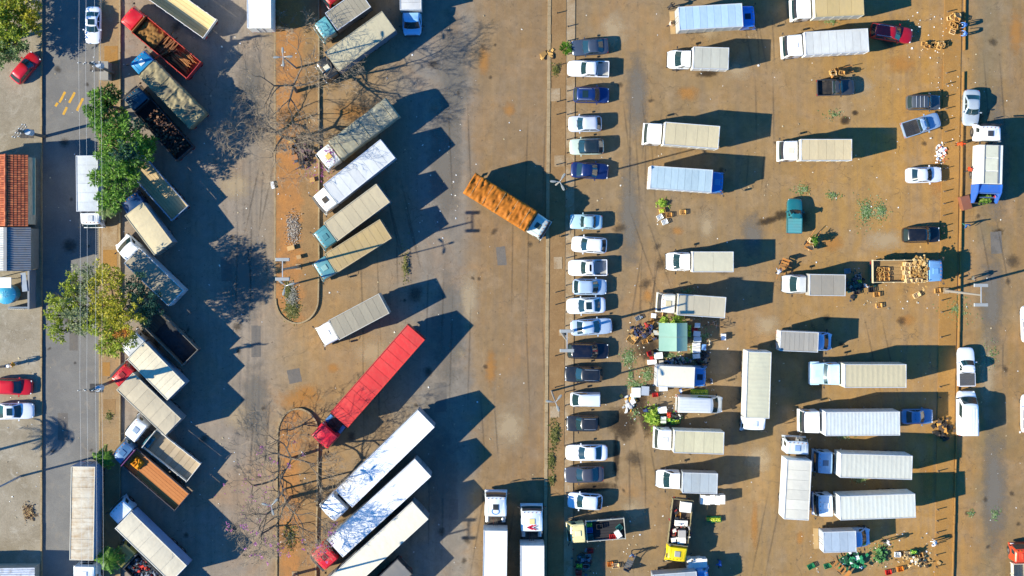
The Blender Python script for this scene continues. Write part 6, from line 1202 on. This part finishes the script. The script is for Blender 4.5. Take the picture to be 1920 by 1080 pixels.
bicycle('bicycle standing right of the market stall', 1347, 611, 165); bicycle('second bicycle beside the one right of the stall', 1330, 606, 20)
X, Y = W(14, 686, .5); p = thing('motorbike', 'white and black motorbike on the left pavement above the red car', 'motorbike', (X, Y, .13), .1); 
for x in (-.62, .66): wheel(p, x, 0, .3, .12)
MB().loft([xring(x, w_, a, b, .03, .06) for x, w_, a, b in ((-.85, .08, .6, .75), (-.4, .15, .5, .85), (0, .14, .4, .8), (.3, .17, .4, .95), (.55, .1, .6, .9))]).build('body', paint('#d8d8d8', .3), p); MB().box(-.4, 0, .88, .7, .26, .1, 0, 0, .8).build('seat', BLACKP, p); MB().tube([(.35, -.38, 1.0), (.5, 0, 1.05), (.35, .38, 1.0)], .02, 6).build('handlebar', DARK, p); MB().box(.62, 0, .85, .12, .18, .18).build('headlight', LAMPW, p); MB().tube([(.66, 0, .3), (.5, 0, 1.0)], .04, 6).build('fork', CHROME, p)
# ---- people
def skin_person(pose):
    """joints of one standing, walking or bending figure, grown to one continuous skin"""
    b = {'stand': 0, 'walk': .25, 'bend': 0}[pose]; k = .55 if pose == 'bend' else 0
    J = dict(pel=(0, 0, .95, .15), abd=(.05 * k, 0, 1.1, .135), che=(.05 + .45 * k, 0, 1.32 - .12 * k, .155), nek=(.08 + .8 * k, 0, 1.50 - .3 * k, .06), hed=(.1 + .95 * k, 0, 1.64 - .36 * k, .10), top=(.1 + 1.0 * k, 0, 1.74 - .38 * k, .07))
    for s, q in ((1, 'l'), (-1, 'r')):
        sb = b * s
        J['sh' + q] = (J['che'][0] + .02, s * .19, J['che'][2] + .10, .065); J['el' + q] = (J['che'][0] + .05 - sb * .5 + .2 * k, s * .27, J['che'][2] - .18, .048); J['wr' + q] = (J['el' + q][0] + .14 + .1 * k, s * .25, J['el' + q][2] - .2, .036); J['ha' + q] = (J['wr' + q][0] + .06, s * .24, J['wr' + q][2] - .10, .034)
        J['hi' + q] = (0, s * .10, .88, .095); J['kn' + q] = (.05 + sb * .6, s * .11, .5, .065); J['an' + q] = (-.02 + sb, s * .11, .1, .045); J['to' + q] = (.14 + sb, s * .12, .05, .04)
    E = [('pel', 'abd'), ('abd', 'che'), ('che', 'nek'), ('nek', 'hed'), ('hed', 'top')]
    for q in 'lr': E += [('che', 'sh' + q), ('sh' + q, 'el' + q), ('el' + q, 'wr' + q), ('wr' + q, 'ha' + q), ('pel', 'hi' + q), ('hi' + q, 'kn' + q), ('kn' + q, 'an' + q), ('an' + q, 'to' + q)]
    n = list(J); me = bpy.data.meshes.new('person_joints'); me.from_pydata([J[q][:3] for q in n], [(n.index(a), n.index(c)) for a, c in E], [])
    o = bpy.data.objects.new('person_joints', me); COL.objects.link(o); md = o.modifiers.new('skin', 'SKIN'); md.use_smooth_shade = True; o.modifiers.new('sub', 'SUBSURF').levels = 1
    for i, q in enumerate(n): v = me.skin_vertices[0].data[i]; v.radius = (J[q][3], J[q][3]); v.use_root = (q == 'pel')
    bpy.context.view_layer.update(); res = bpy.data.meshes.new_from_object(o.evaluated_get(bpy.context.evaluated_depsgraph_get())); bpy.data.objects.remove(o)
    res.materials.clear()
    for i in range(4): res.materials.append(None)
    hz = J['nek'][2]; hd = Vector(J['hed'][:3])
    for pl in res.polygons:
        c = pl.center; hand = any((c - Vector(J['wr' + q][:3])).length < .12 or (c - Vector(J['ha' + q][:3])).length < .13 for q in 'lr')
        pl.material_index = (3 if c.z > hd.z + .04 or c.x < hd.x - .05 else 0) if (c - hd).length < .2 else 0 if hand else 1 if c.z > .96 else 2
        pl.use_smooth = True
    return res
PM = {q: skin_person(q) for q in ('stand', 'walk', 'bend')}
SKIN = paint('#8a5a40', .6, 0, 0.0); HAIR = paint('#1a1412', .7, 0, 0.0)
def person(label, px, py, ang, pose, shirt, trousers, hat=None, z=0.0):
    X, Y = W(px, py, .9); o = link('person', PM[pose], None, (X, Y, z), math.radians(ang))
    for i, mt in enumerate((SKIN, cloth(shirt), cloth(trousers), cloth(hat) if hat else HAIR)): o.material_slots[i].link = 'OBJECT'; o.material_slots[i].material = mt
    tag(o, label, 'person', 'people at work in the market')
person('person in an orange shirt walking beside the garbage truck', 1816, 318, 20, 'walk', '#d8421c', '#2a2a30', '#d8421c')
person('person in orange leaning into the garbage truck hopper', 1867, 374, 110, 'bend', '#e04a1c', '#c83a18')
person('person in blue and green walking below the bin on the right', 1812, 422, -80, 'walk', '#2f6ab0', '#3a7a6a', '#4a8a78')
person('person in grey walking beside the long floodlight shadow', 1823, 522, 10, 'walk', '#6a6a62', '#3a3a36')
person('person in orange standing at the kerb above the paper rubbish', 1796, 270, 0, 'bend', '#d8501c', '#5a2a20', '#c84018')
person('person in white walking below the pale blue bottom truck', 1664, 1017, 15, 'walk', '#d8d8dc', '#4a4a58')
person('person in blue sitting goods down beside the yellow cab row', 1350, 1052, 250, 'bend', '#2f5aa0', '#30405a')
person('person pushing the metal handcart', 1186, 1040, 245, 'walk', '#6a8ab0', '#3a3a40')
person('person with a white cap between the white truck and the delivery van', 1275, 732, 0, 'stand', '#5a7ab8', '#303038', '#e8e8e8')
person('person standing at the nose of the white and blue cab truck', 1334, 714, 180, 'stand', '#c0c4cc', '#20222a')
person('person at the open rear of the pale blue box truck', 1256, 45, 0, 'walk', '#d8b8a0', '#303038')
person('person in dark clothes with a barrow at the upper truck rear', 1254, 14, 30, 'bend', '#3a3634', '#2a2826')
person('person in blue bending over the crate heap by the right kerb', 1812, 46, 190, 'bend', '#5a8ad0', '#4a78c0', '#c8d4e8')
person('second person in light blue below the one at the crate heap', 1812, 64, 170, 'bend', '#7aa4e0', '#3a60a0')
person('person in a white shirt beside the motorbike', 28, 683, 180, 'stand', '#e4a030', '#e8e8ea', '#d8901c', .13)
person('person in white near the posts at the bottom right', 1755, 1016, 200, 'bend', '#e8e8ea', '#b8b8bc', '#f0f0f0')
person('person in grey at the foot of the tall handcart', 1459, 513, 80, 'bend', '#b8bcc4', '#3a3a44')
person('person in a red shirt at the upper left of the stall', 1210, 606, 300, 'bend', '#b03a30', '#30343c')
person('person in a pale shirt right of the foam box row', 1331, 642, 180, 'stand', '#c8c0a8', '#3a4050')
person('person in dark blue beside the lettuce heap', 1207, 770, 20, 'bend', '#2a3a60', '#2a2a2e')
person('person in a tan shirt among the bottom market crates', 1700, 1048, 90, 'bend', '#b09468', '#44403a')
person('person in white behind the wood lorry', 1622, 536, 40, 'walk', '#dcdcd8', '#3a4458')
chips('trash_pile', 'loose market debris between the stall and the white box truck', 1270, 676, 1.8, .5, 120, ['#c8c8c0', '#3a3c40', '#8a6a40', '#2f6a44', '#a8a49a', '#5a7aa8'], 12, .28, .3, .0)
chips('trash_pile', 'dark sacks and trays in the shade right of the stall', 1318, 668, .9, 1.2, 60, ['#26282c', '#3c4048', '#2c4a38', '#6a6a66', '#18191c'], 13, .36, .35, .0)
chips('trash_pile', 'jumble of sacks under the truck by the lettuce heap', 1262, 783, 1.2, .6, 50, ['#2f5a30', '#7aa040', '#c8c8c0', '#8a3020', '#3a3a38'], 14, .34, .3, .0)
chips('trash_pile', 'mixed boxes and rags on the yellow truck load', 1276, 985, .9, 2.4, 70, ['#d8d0c0', '#2a2a2c', '#6a5a48', '#3a3a3a', '#a8a098', '#8a2a28'], 15, .32, .5, 1.25)
chips('trash_pile', 'scattered planks and sacks in the bottom market row', 1720, 1050, 2.0, .9, 80, ['#b08a50', '#c8b080', '#2a2c28', '#e0d8c8', '#4a3a28'], 16, .3, .3, .0)
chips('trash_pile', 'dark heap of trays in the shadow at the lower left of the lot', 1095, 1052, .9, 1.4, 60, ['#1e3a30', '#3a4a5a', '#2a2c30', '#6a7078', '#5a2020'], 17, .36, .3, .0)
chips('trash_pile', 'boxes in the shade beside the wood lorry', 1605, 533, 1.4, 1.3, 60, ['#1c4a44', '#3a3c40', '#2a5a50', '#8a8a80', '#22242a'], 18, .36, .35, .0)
chips('trash_pile', 'pile of pale offcuts on the wood lorry load', 1716, 505, .9, 2.0, 110, ['#b08a4c', '#c09a5c', '#9a7438', '#c8a870', '#7a5a2c'], 19, .32, .25, 2.1, 'timber')
